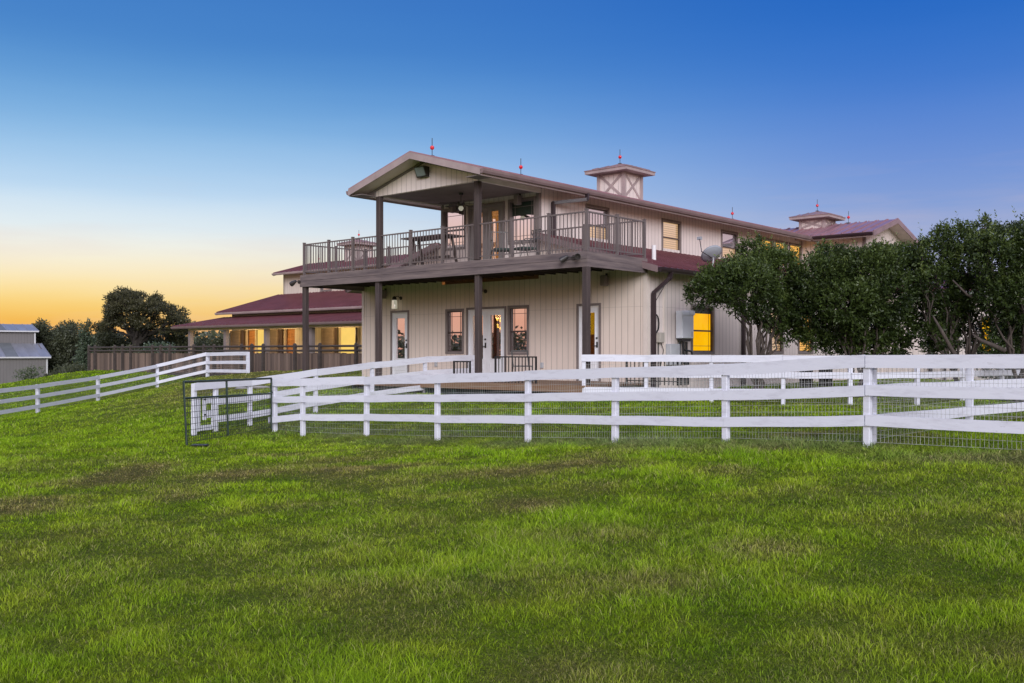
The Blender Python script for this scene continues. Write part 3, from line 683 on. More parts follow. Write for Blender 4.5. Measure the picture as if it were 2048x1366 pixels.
# --- main roof
EV, HW = 5.55, 2.63; RG = EV + HW * SL; yb, ye = -.57, 21.9
for s, nm in ((1, 'right'), (-1, 'left')):
    m = MB(); a = (xc + s * HW, yb, EV); b = (xc + s * HW, ye, EV); c = (xc, ye, RG); d_ = (xc, yb, RG); slab(m, a, b, c, d_, .05); ribs(m, a, b, c, d_); m.build('roof', 'roof_fade', house)
    m = MB(); k = .052
    a = (xc + s * (HW - .02), yb + .02, EV - k); b = (xc + s * (HW - .02), ye, EV - k); c = (xc + s * .001, ye, RG - k); d_ = (xc + s * .001, yb + .02, RG - k); slab(m, a, b, c, d_, .09); m.build('soffit', 'soffit', house)
m = MB()
for s in (-1, 1):
    a = Vector((xc + s * (HW + .005), yb - .012, EV - .085)); b = Vector((xc + s * .001, yb - .012, RG - .085)); dn = Vector((0, 0, .1)); o = Vector((0, .012, 0))
    m.hexa([a - dn - o, b - dn - o, b - dn + o, a - dn + o, a + dn * .8 - o, b + dn * .8 - o, b + dn * .8 + o, a + dn * .8 + o])
m.build('barge_board', 'fascia', house)
m = MB()
for s in (-1, 1): m.box(xc + s * HW - .012, xc + s * HW + .012, yb + .03, ye, EV - .2, EV - .052)
m.build('fascia', 'fascia', house)
m = MB(); gutter(m, (xc + HW + .014, yb, EV - .03), (xc + HW + .014, 19.2, EV - .03), (1, 0, 0)); m.build('gutter', 'gutter', house)
m = MB(); gutter(m, (xc - HW - .014, yb, EV - .03), (xc - HW - .014, 14.5, EV - .03), (-1, 0, 0)); m.build('gutter', 'gutter', house)
# --- porch gable wall, side headers, ceiling
m = MB(); g0, g1 = xu0 - .08, xu1 + .08; hb = 5.35; tz = lambda x: RG - abs(x - xc) * SL - .145
n0 = len(m.v)
for y in (-.02, .1): m.v += [(g0, y, hb), (g1, y, hb), (g1, y, tz(g1)), (xc, y, tz(xc)), (g0, y, tz(g0))]
m.f += [(n0, n0 + 1, n0 + 2, n0 + 3, n0 + 4), (n0 + 9, n0 + 8, n0 + 7, n0 + 6, n0 + 5)] + [(n0 + i, n0 + (i + 1) % 5, n0 + 5 + (i + 1) % 5, n0 + 5 + i) for i in range(5)]
m.build('gable_wall', 'siding', house)
for q in ((g1 - .1, g1, .1, yf - .002, hb, tz(g1)), (g0, g0 + .1, .1, yf - .002, hb, tz(g0))): MB().box(*q).build('header_beam', 'soffit', house)
m = MB()
for s in (-1, 1):
    a = Vector((xc + s * (HW - .35), -.035, tz(xc + HW - .35) - .02)); b = Vector((xc + s * .001, -.035, RG - .17)); dn = Vector((0, 0, .05)); o = Vector((0, .014, 0))
    m.hexa([a - dn - o, b - dn - o, b - dn + o, a - dn + o, a + dn - o, b + dn - o, b + dn + o, a + dn + o])
    x0 = xc + s * 2.1; m.box(min(x0, xc + s * 2.6), max(x0, xc + s * 2.6), yb + .04, -.05, 5.36, 5.38); m.box(xc + s * 2.35 - .24, xc + s * 2.35 + .24, -.045, -.022, 5.38, 5.50)
m.build('trim_board', 'trim', house)
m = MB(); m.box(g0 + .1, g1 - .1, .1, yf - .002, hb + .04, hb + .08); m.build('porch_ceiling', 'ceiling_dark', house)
# --- side (lower) roofs
HT, XO = 4.18, .5
def lower_roof(x_in, s, y0, y1, x_out):
    z_in, z_out = HT, HT - abs(x_out - x_in) * SL
    m = MB(); a = (x_out, y0, z_out); b = (x_out, y1, z_out); c = (x_in, y1, z_in); d_ = (x_in, y0, z_in); slab(m, a, b, c, d_, .05); ribs(m, a, b, c, d_, .3, .035, .03); m.build('roof', 'roof_red', house)
    m = MB(); k = .052; e = .02 * s; slab(m, (x_out - e, y0 + .02, z_out - k), (x_out - e, y1, z_out - k), (x_in, y1, z_in - k), (x_in, y0 + .02, z_in - k), .07); m.build('soffit', 'fascia', house)
    m = MB(); a = Vector((x_out, y0 - .012, z_out - .06)); b = Vector((x_in, y0 - .012, z_in - .06)); dn = Vector((0, 0, .09)); o = Vector((0, .012, 0))
    m.hexa([a - dn - o, b - dn - o, b - dn + o, a - dn + o, a + dn * .9 - o, b + dn * .9 - o, b + dn * .9 + o, a + dn * .9 + o]); m.build('barge_board', 'gutter', house)
    m = MB(); gutter(m, (x_out + .014 * s, y0, z_out - .02), (x_out + .014 * s, y1, z_out - .02), (s, 0, 0)); m.build('gutter', 'downspout', house)
    return z_out
zo = lower_roof(xu1 + .001, 1, 2.35, 18.6, XO); lower_roof(xu0 - .001, -1, 2.35, 14.9, xl - XO)
# --- downspouts
def spout(pts, mat='downspout'):
    m = MB()
    for a, b in zip(pts[:-1], pts[1:]): m.bar(a, b, .10, .09)
    for p in pts[1:-1]: m.ball(p, .062, 8)
    m.build('downspout', mat, house)
yd = sidey(1103, xu1)
spout([(xc + HW + .06, 3.95, EV - .12), (xc + HW + .06, 3.93, EV - .3), (xu1 + .09, 3.15, 5.12), (xu1 + .09, 3.15, 3.95), (xu1 + .35, 3.15, 3.82)])
spout([(XO + .06, 2.9, zo - .1), (XO + .02, 2.88, zo - .28), (.10, 2.78, 2.35), (.10, 2.78, -.4)])
ys = sidey(1483, 0); spout([(.075, ys, 2.9), (.075, ys, -.4)]); 
# --- cross wing on the right
CW = 19.26; CR = CW + HW; CX0, CX1 = -.4, xu1
m = MB(); wall_strips(m, PF(CW + .6), xu1, CX0 - .57, 3.6, 5.68, []); m.build('wall', 'siding', house)
m = MB(); gx = CX0 - .57; y0, y1 = CW + .6, CW + 2 * HW - .6; n0 = 0; tzz = lambda y: RG - abs(y - CR) * SL - .145
for x in (gx - .12, gx): m.v += [(x, y0, 3.0), (x, y1, 3.0), (x, y1, tzz(y1)), (x, CR, tzz(CR)), (x, y0, tzz(y0))]
m.f += [(0, 1, 2, 3, 4), (9, 8, 7, 6, 5)] + [(i, (i + 1) % 5, 5 + (i + 1) % 5, 5 + i) for i in range(5)]
m.build('gable_wall', 'siding', house)
boards((gx - .09, gx + .02, y0 - .02, y0 - .001, 3.3, 5.55), (gx + .001, gx + .02, y0, y0 + .09, 3.3, 5.55), mat='trim')
for s in (-1, 1):
    m = MB(); xa = xu1 - 1.9 if s < 0 else xc; a = (xa, CR + s * HW, EV); b = (CX0, CR + s * HW, EV); c = (CX0, CR, RG); d_ = (xa, CR, RG); slab(m, a, b, c, d_, .05); ribs(m, a, b, c, d_, .4, .04, .035); m.build('roof', 'roof_fade', house)
    m = MB(); k = .052; slab(m, (xa, CR + s * (HW - .02), EV - k), (CX0 - .02, CR + s * (HW - .02), EV - k), (CX0 - .02, CR + s * .001, RG - k), (xa, CR + s * .001, RG - k), .09); m.build('soffit', 'soffit', house)
m = MB()
for s in (-1, 1):
    a = Vector((CX0 + .012, CR + s * (HW + .005), EV - .085)); b = Vector((CX0 + .012, CR + s * .001, RG - .085)); dn = Vector((0, 0, .1)); o = Vector((.012, 0, 0))
    m.hexa([a - dn - o, b - dn - o, b - dn + o, a - dn + o, a + dn * .8 - o, b + dn * .8 - o, b + dn * .8 + o, a + dn * .8 + o])
m.build('barge_board', 'roof_cap', house)
m = MB(); m.box(xc + HW + .14, CX0, CW - .012, CW + .012, EV - .2, EV - .052); m.build('fascia', 'fascia', house)
m = MB(); gutter(m, (xc + HW + .15, CW - .014, EV - .03), (CX0, CW - .014, EV - .03), (0, -1, 0)); m.build('gutter', 'downspout', house)
# lower part of the cross wing
m = MB(); xw = front(1975, 19.3); xq = front(1958, 19.3)
wall_strips(m, PF(19.3), .002, 4.6, -.5, 2.9, [(xq + .05, front(1986, 19.3) - .05, .8, 2.05)]); m.box(4.46, 4.6, 19.45, 25, -.5, 2.9); m.build('wall', 'siding', house)
window(house, PF(19.3), xq, front(1986, 19.3), .74, WT, 'lit_yellow', grille=False)
m = MB(); a = (CX0 - .57, 18.7, 3.15); b = (5.1, 18.7, 3.15); slab(m, a, b, (5.1, 21.9, 3.95), (CX0 - .57, 21.9, 3.95), .12); ribs(m, a, b, (5.1, 21.9, 3.95), (CX0 - .57, 21.9, 3.95), .3); m.build('roof', 'roof_red', house)
xs_ = front(1862, 19.3); m = MB(); m.box(xs_ - .06, xs_ + .06, 19.2, 19.28, -.4, 2.9); m.box(xs_ + .5, xs_ + .56, 19.2, 19.28, -.4, 2.9); m.build('downspout', 'downspout', house)
# --- cupolas
cupola(house, xc, 9.46, RG, 7.16); cupola(house, -3.86, CR, RG, 6.68)
# --- balcony
BX0 = -11.25
DT = 3.25
dk = MB(); dk.box(BX0 + .06, -.06, .06, yf - .003, DT - .04, DT); deck = dk.build('balcony', 'deck_floor', house)
m = MB()
j1, j2, j3 = front(964, 0), front(907, 0), front(765, 0)
for q in ((BX0 - .02, j3 - .003), (j3 + .003, j1 - .003), (j1 + .003, .0)): m.box(q[0], q[1], -.05, -.005, 2.86, 3.042)
for q in ((BX0 - .02, j2 - .003), (j2 + .003, .0)): m.box(q[0], q[1], -.04, .0, 3.052, 3.235)
m.box(.002, .047, -.05, yf - .03, 2.86, 3.045); m.box(-.002, .04, -.04, yf - .03, 3.05, 3.235)
m.box(BX0 - .067, BX0 - .022, -.05, yf - .03, 2.86, 3.045); m.box(BX0 - .06, BX0 - .024, -.04, yf - .03, 3.05, 3.235)
m.build('rim_beam', 'deck_wood', deck)
m = MB()
for i in range(28): x = BX0 + .2 + i * .4; m.box(x - .02, x + .02, 0, yf - .01, 2.98, DT - .042)
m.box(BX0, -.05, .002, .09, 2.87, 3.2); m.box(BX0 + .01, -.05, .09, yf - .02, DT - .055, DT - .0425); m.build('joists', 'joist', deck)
for x in (BX0 + .07, -7.68, xu1, -.02):
    m = MB(); zg = -.45; m.box(x - .08, x + .08, -.075 if x > -.1 else .0, .075 if x > -.1 else .15, zg, 2.855 if x > -.1 else 2.97); m.build('post', 'deck_post', deck, bevel=.012)
m = MB(); m.box(-.10, .07, -.09, -.052, 2.1, 3.0); m.build('bracket', 'deck_wood', deck) if 0 else None
for x in (xu0, xu1):
    m = MB(); m.box(x - .085, x + .085, -.03, .125, DT, hb - .002); m.build('post', 'deck_post', deck, bevel=.012)
A = -.0; xs0 = BX0 + .05
fp = [front(590 + z / 4.269, 0) for z in (280, 485, 980, 1250)] + [front(960 + z / 4.269, 0) for z in (265, 580)]
rail_panel(deck, ((xs0, .04, 0), (xu0 - .085, .04, 0)), [0] + [x - xs0 for x in fp[:2]], DT); rail_panel(deck, ((xu0 + .085, .04, 0), (xu1 - .085, .04, 0)), [x - xu0 - .085 for x in fp[2:4]], DT)
rail_panel(deck, ((xu1 + .085, .04, 0), (-.04, .04, 0)), [x - xu1 - .085 for x in fp[4:6]] + [3.535], DT)
rail_panel(deck, ((-.04, .04, 0), (-.04, yf - .02, 0)), [1.27, 2.5], DT); rail_panel(deck, ((xs0, .04, 0), (xs0, yf - .02, 0)), [1.27, 2.5], DT)
rail_panel(deck, ((xs0, yf - .06, 0), (xu0 - .05, yf - .06, 0)), [1.2, 2.4], DT); rail_panel(deck, ((xu1 + .05, yf - .3, 0), (-.04, yf - .3, 0)), [1.8], DT)
# --- ground level landing
m = MB(); m.box(-8.6, .12, -.35, yf - .02, -.05, 0); 
ld = m.build('landing', 'landing_wood', house)
m = MB(); m.box(-8.6, .12, -.39, -.352, -.17, -.004); m.build('rim_board', 'landing_wood', ld)
m = MB()
for i in range(9): x = -8.4 + i * 1.04; m.box(x - .05, x + .05, -.3, -.2, -.8, -.06)
m.box(-8.5, .1, -.15, -.1, -.6, -.06); m.build('support', 'skirt_shade', ld)  # long dark sheet stands for the shade under the landing
# guard rails at the doors
def guard(x0, x1, y, z1=.69):
    m = MB()
    m.box(x0, x1, y - .02, y + .02, z1 - .035, z1); m.box(x0, x1, y - .012, y + .012, .08, .105)
    n = int((x1 - x0) / .115)
    for i in range(n + 1):
        x = x0 + (x1 - x0) * i / n; r = .02 if i in (0, n) else .009; m.box(x - r, x + r, y - r, y + r, 0, z1)
    m.build('guard_rail', 'black_iron', ld)
guard(front(991, .1), front(1072, .1), .1); guard(front(908, .1), front(940, .1), .1, .56); guard(front(1186, -.2), front(1290, -.2) , 1.2)

# ================================================================== STABLE WING (left, behind)
stable = empty('stable_wing', W(-20, 11.7, 0), RZ, label='long stable building with dark red roofs and lit porch, behind the timber fence', cat='stable')
class MS(MB):                                           # house-frame numbers, stable-frame mesh
    def build(s, name, mat, parent=None, **k): return super().build(name, mat, parent, off=(-20, 11.7, 0), **k)
_MB = MB
MB = MS
sx0, sx1 = -33.6, xu0 - 3
my, mr = 15.27, 17.3; me_, mrg = 5.40, 6.12
wx = (front(641, my), front(664, my))
m = MB(); wall_strips(m, PF(my), sx0, -11.7, 4.0, me_ - .03, [(wx[0] + .05, wx[1] - .05, 4.2, 5.05)]); 
m.hexa([(sx0, my, 3.9), (sx0 + .14, my, 3.9), (sx0 + .14, 19.3, 3.9), (sx0, 19.3, 3.9), (sx0, my, 5.35), (sx0 + .14, my, 5.35), (sx0 + .14, 19.3, 5.35), (sx0, 19.3, 5.35)]); m.build('wall', 'siding_barn', stable)
window(stable, PF(my), wx[0], wx[1], 4.2, 5.15, 'glass_blind', grille=False)
SX = sx0 - .15
hwm = mr - 14.68
for s in (-1, 1):
    m = MB(); a = (SX, mr + s * hwm, me_); b = (-7.6, mr + s * hwm, me_); c = (-7.6, mr, mrg); d_ = (SX, mr, mrg); slab(m, a, b, c, d_, .05); ribs(m, a, b, c, d_, .4); m.build('roof', 'roof_fade' if 0 else 'roof_red', stable)
    m = MB(); k = .052; slab(m, (SX + .02, mr + s * (hwm - .02), me_ - k), (-7.6, mr + s * (hwm - .02), me_ - k), (-7.6, mr + s * .001, mrg - k), (SX + .02, mr + s * .001, mrg - k), .09); m.build('soffit', 'soffit', stable)
m = MB(); gutter(m, (SX, 14.67, me_ - .03), (-11.9, 14.67, me_ - .03), (0, -1, 0)); m.build('gutter', 'fascia', stable)
m = MB()
for s in (-1, 1):
    a = Vector((SX - .012, mr + s * hwm, me_ - .085)); b = Vector((SX - .012, mr + s * .001, mrg - .085)); dn = Vector((0, 0, .09)); o = Vector((.012, 0, 0))
    m.hexa([a - dn - o, b - dn - o, b - dn + o, a - dn + o, a + dn * .85 - o, b + dn * .85 - o, b + dn * .85 + o, a + dn * .85 + o])
a = Vector((-34.0, 11.1, 2.93)); b = Vector((-34.0, my, 4.1)); m.hexa([a - dn - o, b - dn - o, b - dn + o, a - dn + o, a + dn * .85 - o, b + dn * .85 - o, b + dn * .85 + o, a + dn * .85 + o])
m.build('barge_board', 'fascia', stable)
m = MB(); a = (-34.0, 11.1, 2.99); b = (-11.6, 11.1, 2.99); c = (-11.6, my, 4.16); d_ = (-34.0, my, 4.16); slab(m, a, b, c, d_, .08); ribs(m, a, b, c, d_, .3, .045, .035); m.build('roof', 'roof_red', stable)
m = MB(); gutter(m, (-34.0, 11.09, 2.97), (-11.6, 11.09, 2.97), (0, -1, 0)); m.build('gutter', 'fascia', stable)
m = MB(); a = (-34.1, 8.5, 2.17); b = (-11.6, 8.5, 2.17); c = (-11.6, 11.7, 2.74); d_ = (-34.1, 11.7, 2.74); slab(m, a, b, c, d_, .05); ribs(m, a, b, c, d_, .3, .03, .035); m.build('roof', 'roof_red', stable, label='lower red porch roof')
m = MB(); slab(m, (-34.08, 8.52, 2.11), (-11.6, 8.52, 2.11), (-11.6, 11.6, 2.68), (-34.08, 11.6, 2.68), .03); m.build('soffit', 'soffit', stable)
m = MB(); gutter(m, (-34.1, 8.49, 2.15), (-11.6, 8.49, 2.15), (0, -1, 0)); m.build('gutter', 'gutter', stable)
m = MB(); m.box(-33.1, -11.6, 8.85, 8.98, 1.93, 2.12); m.build('header_beam', 'soffit', stable)
for px in (381, 452, 533, 623):
    x = front(px, 8.9); m = MB(); m.box(x - .11, x + .11, 8.82, 9.02, -.3, 1.93); m.build('post', 'trim', stable)
def spx(z): return front(420 + z / 4.879, 11.7)
ops = [(350, 440, 'stall_wood'), (725, 830, 'stall_wood')]
lit = [(445, 535), (1258, 1440)]
m = MB(); holes = [(spx(a), spx(b), 0, 2.0) for a, b, _ in ops] + [(spx(a), spx(b), -.1, 2.0) for a, b in lit]
wall_strips(m, PF(11.7), -33.4, -11.6, -.4, 2.9, holes); m.hexa([(-33.4, 11.84, -.4), (-33.26, 11.84, -.4), (-33.26, 19, -.4), (-33.4, 19, -.4), (-33.4, 11.84, 2.9), (-33.26, 11.84, 2.9), (-33.26, 19, 4.0), (-33.4, 19, 4.0)]); m.build('wall', 'siding_barn', stable)
for a, b, mt in ops:
    m = MB(); m.box(spx(a) - .1, spx(b) + .1, 11.93, 11.97, -.1, 2.3); m.build('stall_partition', mt, stable, label='brown planked stall seen through its opening')
for a, b in lit:
    m = MB(); m.box(spx(a) - .3, spx(b) + .2, 11.86, 11.9, -.2, 2.4); m.build('lit_room', 'lit_porch', stable, label='yellow lamplit room')
m = MB(); m.box(spx(835), spx(1110), 11.66, 11.695, -.3, 1.98); m.build('wall_panel', 'siding_barn', stable)
for a, b in ((230, 320), (590, 688), (1120, 1240)):
    m = MB(); m.box(spx(a), spx(b), 11.5, 11.58, -.1, 1.97); ring(m, PF(11.5), spx(a), spx(b), -.1, 1.97, .12, 0, .03); m.build('stall_door', 'stall_door', stable)
m = MB(); m.box(spx(565), spx(585), 11.6, 11.69, -.1, 1.97); m.build('lit_jamb', 'lit_porch', stable)
for a, b in ((320, 350), (690, 722), (1240, 1258), (1440, 1447)): m = MB(); m.box(spx(a), spx(b), 11.55, 11.66, -.1, 1.99); m.build('door_post', 'sash_dark', stable)
cupola(stable, -29.2, 17.3, mrg, 7.0)
m = MB(); m.box(-33.5, -11.5, 8.4, 11.6, -.35, -.2); m.build('porch_floor', 'stone', stable)
MB = _MB
for (lx, ly, lh, e) in ((spx(400), 10.7, 1.75, 50), (spx(760), 10.7, 1.75, 50), (spx(1300), 10.6, 1.75, 60)):
    l = bpy.data.lights.new('porch_lamp_light', 'POINT'); l.energy = e; l.color = (1, .68, .3); l.shadow_soft_size = .15; o = bpy.data.objects.new('porch_lamp_light', l); col.objects.link(o); o.location = W(lx, ly, lh)
# ================================================================== FIXTURES
def place(root, x, y, h, rz=RZ): root.location = W(x, y, h); root.rotation_euler = (0, 0, rz); return root
pm('flood_lens', (.22, .26, .25, 1), .2, .1, 4, bump=0)
# lightning rods
rod = empty('lightning_rod', W(xc, .27, RG), RZ, label='lightning rod with red glass ball at the front gable peak', cat='lightning rod', group='lightning rods along the roof ridges')
MB().tube([(0, 0, -.02), (0, 0, .52)], .011, 6).build('rod', 'rod_metal', rod); MB().ball((0, 0, .25), .062, 16).build('glass_ball', MATS['red_glass'], rod, smooth=True); MB().box(-.05, .05, -.05, .05, -.02, .03).build('foot', 'rod_metal', rod)
for x, y, h, lb in ((xc, 4.1, RG, 'red-balled lightning rod between the front gable and the tall cupola'), (xc, 9.46, 7.42, 'lightning rod with red ball on top of the tall front cupola'),
        (xc, 17.57, RG, 'red-balled lightning rod right of the tall cupola on the long roof'), (-3.86, CR, 6.94, 'lightning rod on the small cupola far right'),
        (-2.47, CR, RG, 'red-balled lightning rod on the ridge of the right cross gable'), (-29.2, 17.3, 7.26, 'lightning rod on the cupola seen behind the balcony railing'), (-32.9, 17.3, mrg, 'lightning rod seen through the balcony railing, leftmost of all')):
    c = copy_tree(rod); c.location = W(x, y, h); c['label'] = lb
# gable floodlight
fl = empty('floodlight', W(xc, -.03, 5.8), RZ, label='dark boxy floodlight on the front gable wall', cat='floodlight')
m = MB(); m.hexa([(-.2, 0, -.13), (.2, 0, -.13), (.2, 0, .15), (-.2, 0, .15), (-.2, -.1, -.13), (.2, -.1, -.13), (.2, -.22, .15), (-.2, -.22, .15)]); m.build('housing', 'bronze', fl)
m = MB(); m.hexa([(-.17, -.108, -.1), (.17, -.108, -.1), (.17, -.21, .12), (-.17, -.21, .12), (-.17, -.116, -.1), (.17, -.116, -.1), (.17, -.218, .12), (-.17, -.218, .12)]); m.build('lens', 'flood_lens', fl)
# twin corner spots
def spot_pair(x, y, h, n, lab, dirs):
    r = empty('security_light', W(x, y, h), RZ, label=lab, cat='security light')
    MB().lathe((0, 0, 0), [(.06, 0), (.06, .03)], 12, axis=(0, -1, 0)).build('mount', 'bronze', r)
    for i in range(n):
        dx = (-.16, .16)[i] if n == 2 else -.12; d = Vector(dirs[i]).normalized()
        m = MB(); m.tube([(0, -.03, 0), (dx, -.08, .02)], .015, 6); m.lathe((dx, -.06, .03), [(.035, -.02), (.05, .02), (.075, .12), (.078, .2), (.06, .2), (.055, .15)], 14, axis=d); m.build('lamp_head', 'bronze', r, smooth=False)
spot_pair(-.35, -.055, 3.1, 2, 'twin dark spotlights on the right end of the balcony beam', [(-.6, -.5, -.5), (.5, -.7, -.2)]); spot_pair(BX0 - .07, -.06, 3.02, 1, 'single dark spotlight at the left end of the balcony beam', [(-.8, -.3, -.5)])
spot_pair(front(972, yf), yf - .01, 2.62, 1, 'small dark spotlight on the wall above the double doors', [(-.9, -.5, -.1)])
# wall lantern
la = empty('wall_lantern', W(front(802, yf), yf, 2.55), RZ, label='glass and black metal lantern on the wall above the left door', cat='wall lantern')
m = MB(); m.lathe((0, 0, 0), [(.06, 0), (.06, .02)], 12, axis=(0, -1, 0)); m.tube([(0, -.01, 0), (-.02, -.12, .06), (-.09, -.18, .04)], .012, 6); m.lathe((-.12, -.18, 0), [(.03, .06), (.06, .03), (.075, -.02), (.07, -.06)], 12); m.build('bracket', 'bronze', la)
MB().lathe((-.12, -.18, -.06), [(.068, 0), (.085, -.02), (.095, -.28), (.085, -.29)], 14).build('glass_shade', 'lamp_glass', la)
# speakers
def speaker(x, y, h, lab):
    r = empty('outdoor_speaker', W(x, y, h), RZ, label=lab, cat='speaker')
    MB().box(-.09, .09, -.22, -.04, -.14, .14).build('cabinet', 'trim', r, bevel=.02); MB().box(-.02, .02, -.05, .0, -.06, .2).build('bracket', 'bronze', r)
speaker(front(1215, yf), yf - .02, 2.72, 'small speaker under the balcony at the right'); speaker(front(773, yf), yf - .02, 2.7, 'small speaker under the balcony at the left')
speaker(front(1042, yf), yf - .02, 5.2, 'small speaker under the balcony roof, right'); speaker(front(912, yf), yf - .02, 5.22, 'small speaker under the balcony roof, left')
# ceiling fan
cf = empty('ceiling_fan', W(front(922, 1.3), 1.3, 5.38), RZ, label='ceiling fan with wooden blades hanging under the balcony roof', cat='ceiling fan')
m = MB(); m.lathe((0, 0, 0), [(.07, 0), (.06, -.05), (.012, -.06), (.012, -.22), (.09, -.24), (.11, -.3), (.09, -.36), (.04, -.38)], 14); m.build('motor', 'bronze', cf)
MB().lathe((0, 0, -.38), [(.05, 0), (.08, -.05), (.05, -.11), (.01, -.13)], 12).build('lamp_shade', 'lamp_glass', cf)
for i in range(5):
    t = i * 2 * math.pi / 5 + .5; u = Vector((math.cos(t), math.sin(t), 0)); v = Vector((-u.y, u.x, .12)).normalized(); m = MB()
    a = u * .12 + Vector((0, 0, -.31)); b = u * .66 + Vector((0, 0, -.32)); z = Vector((0, 0, .005)); m.hexa([a - v * .04 - z, b - v * .075 - z, b + v * .075 - z, a + v * .04 - z, a - v * .04 + z, b - v * .075 + z, b + v * .075 + z, a + v * .04 + z]); m.build('blade', 'timber_rail', cf)
# picnic table on the balcony (bar height)
pt = empty('high_table', W(front(858, 1.2), 1.35, DT), RZ, label='dark wooden bar-height table with benches on the balcony', cat='table')
m = MB()
for i in range(5): m.box(-.95, .95, -.42 + i * .17, -.27 + i * .17, .93, .965)
m.build('tabletop', 'dark_table', pt)
for s in (-1, 1):
    for q in (-1, 1): m = MB(); m.bar((s * .7, q * .1, .93), (s * .72, q * .33, 0), .06, .06); m.build('leg', 'dark_table', pt)
m = MB(); m.bar((-.7, 0, .35), (.7, 0, .35), .05, .07); m.bar((-.7, -.2, .3), (-.7, .2, .3), .05, .06); m.bar((.7, -.2, .3), (.7, .2, .3), .05, .06); m.build('stretcher', 'dark_table', pt)
def scroll_chair(x, y, rz, lab):
    r = empty('patio_chair', W(x, y, DT), RZ + rz, label=lab, cat='chair', group='scroll armed metal chairs on the balcony')
    MB().box(-.25, .25, -.24, .24, .38, .45).build('seat', 'cushion', r, bevel=.02)
    m = MB()
    for i in range(7): x_ = -.21 + i * .07; m.bar((x_, .24, .43), (x_ * 1.05, .38, .95), .012, .012)
    m.bar((-.24, .38, .96), (.24, .38, .96), .025, .025); m.build('backrest', 'chair_metal', r)
    for s in (-1, 1):
        m = MB(); m.tube([(s * .26, .36, .7), (s * .28, .1, .68), (s * .28, -.15, .66), (s * .28, -.28, .58), (s * .28, -.24, .48), (s * .28, -.16, .5)], .013, 6); m.build('armrest', 'chair_metal', r)
        for q in (-1, 1):
            pts = [(s * .25, q * .22, .4), (s * .27, q * .3, .2), (s * .25, q * .34, .02)]; MB().tube(pts, .014, 6).build('leg', 'chair_metal', r)
    return r
scroll_chair(front(1008, 1.6), 1.5, .9, 'scroll armed metal chair beside the upper glass doors'); scroll_chair(front(1040, 1.5), 1.7, -.3, 'metal chair with dark cushion under the big upper window')
# lower patio chair behind the guard rail
pc = empty('folding_chair', W(front(1040, 1.2), 1.3, 0), RZ + .9, label='dark metal chair behind the black guard rail by the double doors', cat='chair')
MB().box(-.25, .25, -.22, .22, .40, .43).build('seat', 'chair_metal', pc); MB().bar((-.22, .22, .42), (-.22, .42, .84), .03, .03).bar((.22, .22, .42), (.22, .42, .84), .03, .03).bar((-.22, .42, .83), (.22, .42, .83), .03, .03).build('backrest', 'chair_metal', pc)
for s in (-1, 1):
    for q in (-1, 1): MB().bar((s * .23, q * .2, .41), (s * .25, q * .26, 0), .03, .03).build('leg', 'chair_metal', pc)
# chandelier behind the double doors
ch = empty('chandelier', W(front(997, yf + .7), yf + .7, 2.35), RZ, label='glowing pendant chandelier seen through the right glass door', cat='chandelier')
MB().tube([(0, 0, 0), (0, 0, -.45)], .01, 6).lathe((0, 0, -.45), [(.11, 0), (.12, -.02), (.1, -.03)], 12).lathe((0, 0, -.9), [(.1, 0), (.12, -.02), (.1, -.03)], 12).build('frame', 'bronze', ch)
for dx, dy, z in ((-.05, 0, -.56), (.05, .03, -.6), (0, -.05, -.72), (.04, .04, -.82), (-.04, .02, -.78)): MB().ball((dx, dy, z), .032, 10).build('bulb', MATS['bulb'], ch)
l = bpy.data.lights.new('chandelier_light', 'POINT'); l.energy = 22; l.color = (1, .55, .2); l.shadow_soft_size = .1; o = bpy.data.objects.new('chandelier_light', l); col.objects.link(o); o.location = W(front(1000, yf + 1), yf + .9, 1.9)
# outlets
for px, lb in ((873, 'small outlet box low on the wall left of the double doors'), (1085, 'small outlet box low on the wall right of the double doors')):
    o = MB().box(-.05, .05, -.05, -.002, -.08, .08).build('outlet_box', 'grey_box', None, bevel=.008); o.location = W(front(px, yf), yf, .42); o.rotation_euler = (0, 0, RZ); tag(o, lb, 'outlet', 'outlet boxes on the lower wall')
# water heater and utilities on the right side wall
yh = sidey(1361, 0)
wh = empty('water_heater', W(.0, yh, 1.0), RZ, label='white tankless water heater on the wall left of the lit window', cat='water heater')
MB().box(.03, .24, -.30, .30, .17, .92).build('cabinet', 'heater_white', wh, bevel=.015); MB().box(.243, .25, -.30, .30, .80, .86).box(.03, .26, .04, .33, .82, .94).build('lid', 'heater_white', wh); MB().box(.242, .248, .18, .22, .22, .36).build('badge', 'grey_box', wh)
m = MB(); m.box(.08, .2, -.24, .2, .09, .165)
for k, q in enumerate((-.28, -.08, .08)): m.tube([(.14, q, .08), (.14, q, -.25), (.14, q + .08, -.35), (.14, q + .08, -1.1)], .035, 8)
m.tube([(.14, .0, -.15), (.16, .3, -.18), (.16, .36, -.3), (.16, .3, -.45), (.14, .0, -.45)], .028, 8); m.build('pipes', 'pipe_black', wh)
def wbox(name, px0, px1, h0, h1, dpt, mat, lab, cat):
    a, b = sidey(px0, 0), sidey(px1, 0); o = MB().box(0, dpt, -(b - a) / 2, (b - a) / 2, -(h1 - h0) / 2, (h1 - h0) / 2).build(name, mat, None, bevel=.01); o.location = W(.005, (a + b) / 2, (h0 + h1) / 2); o.rotation_euler = (0, 0, RZ); tag(o, lab, cat); return o
wbox('utility_box', 1331, 1352, .45, 1.02, .16, 'grey_box', 'grey utility box on the wall below the water heater', 'utility box'); wbox('junction_box', 1312, 1321.5, 1.05, 1.32, .12, 'beige_box', 'beige junction box beside the dark downspout', 'junction box')
m = MB(); yq = sidey(1305, 0); t0 = L(0, 0)
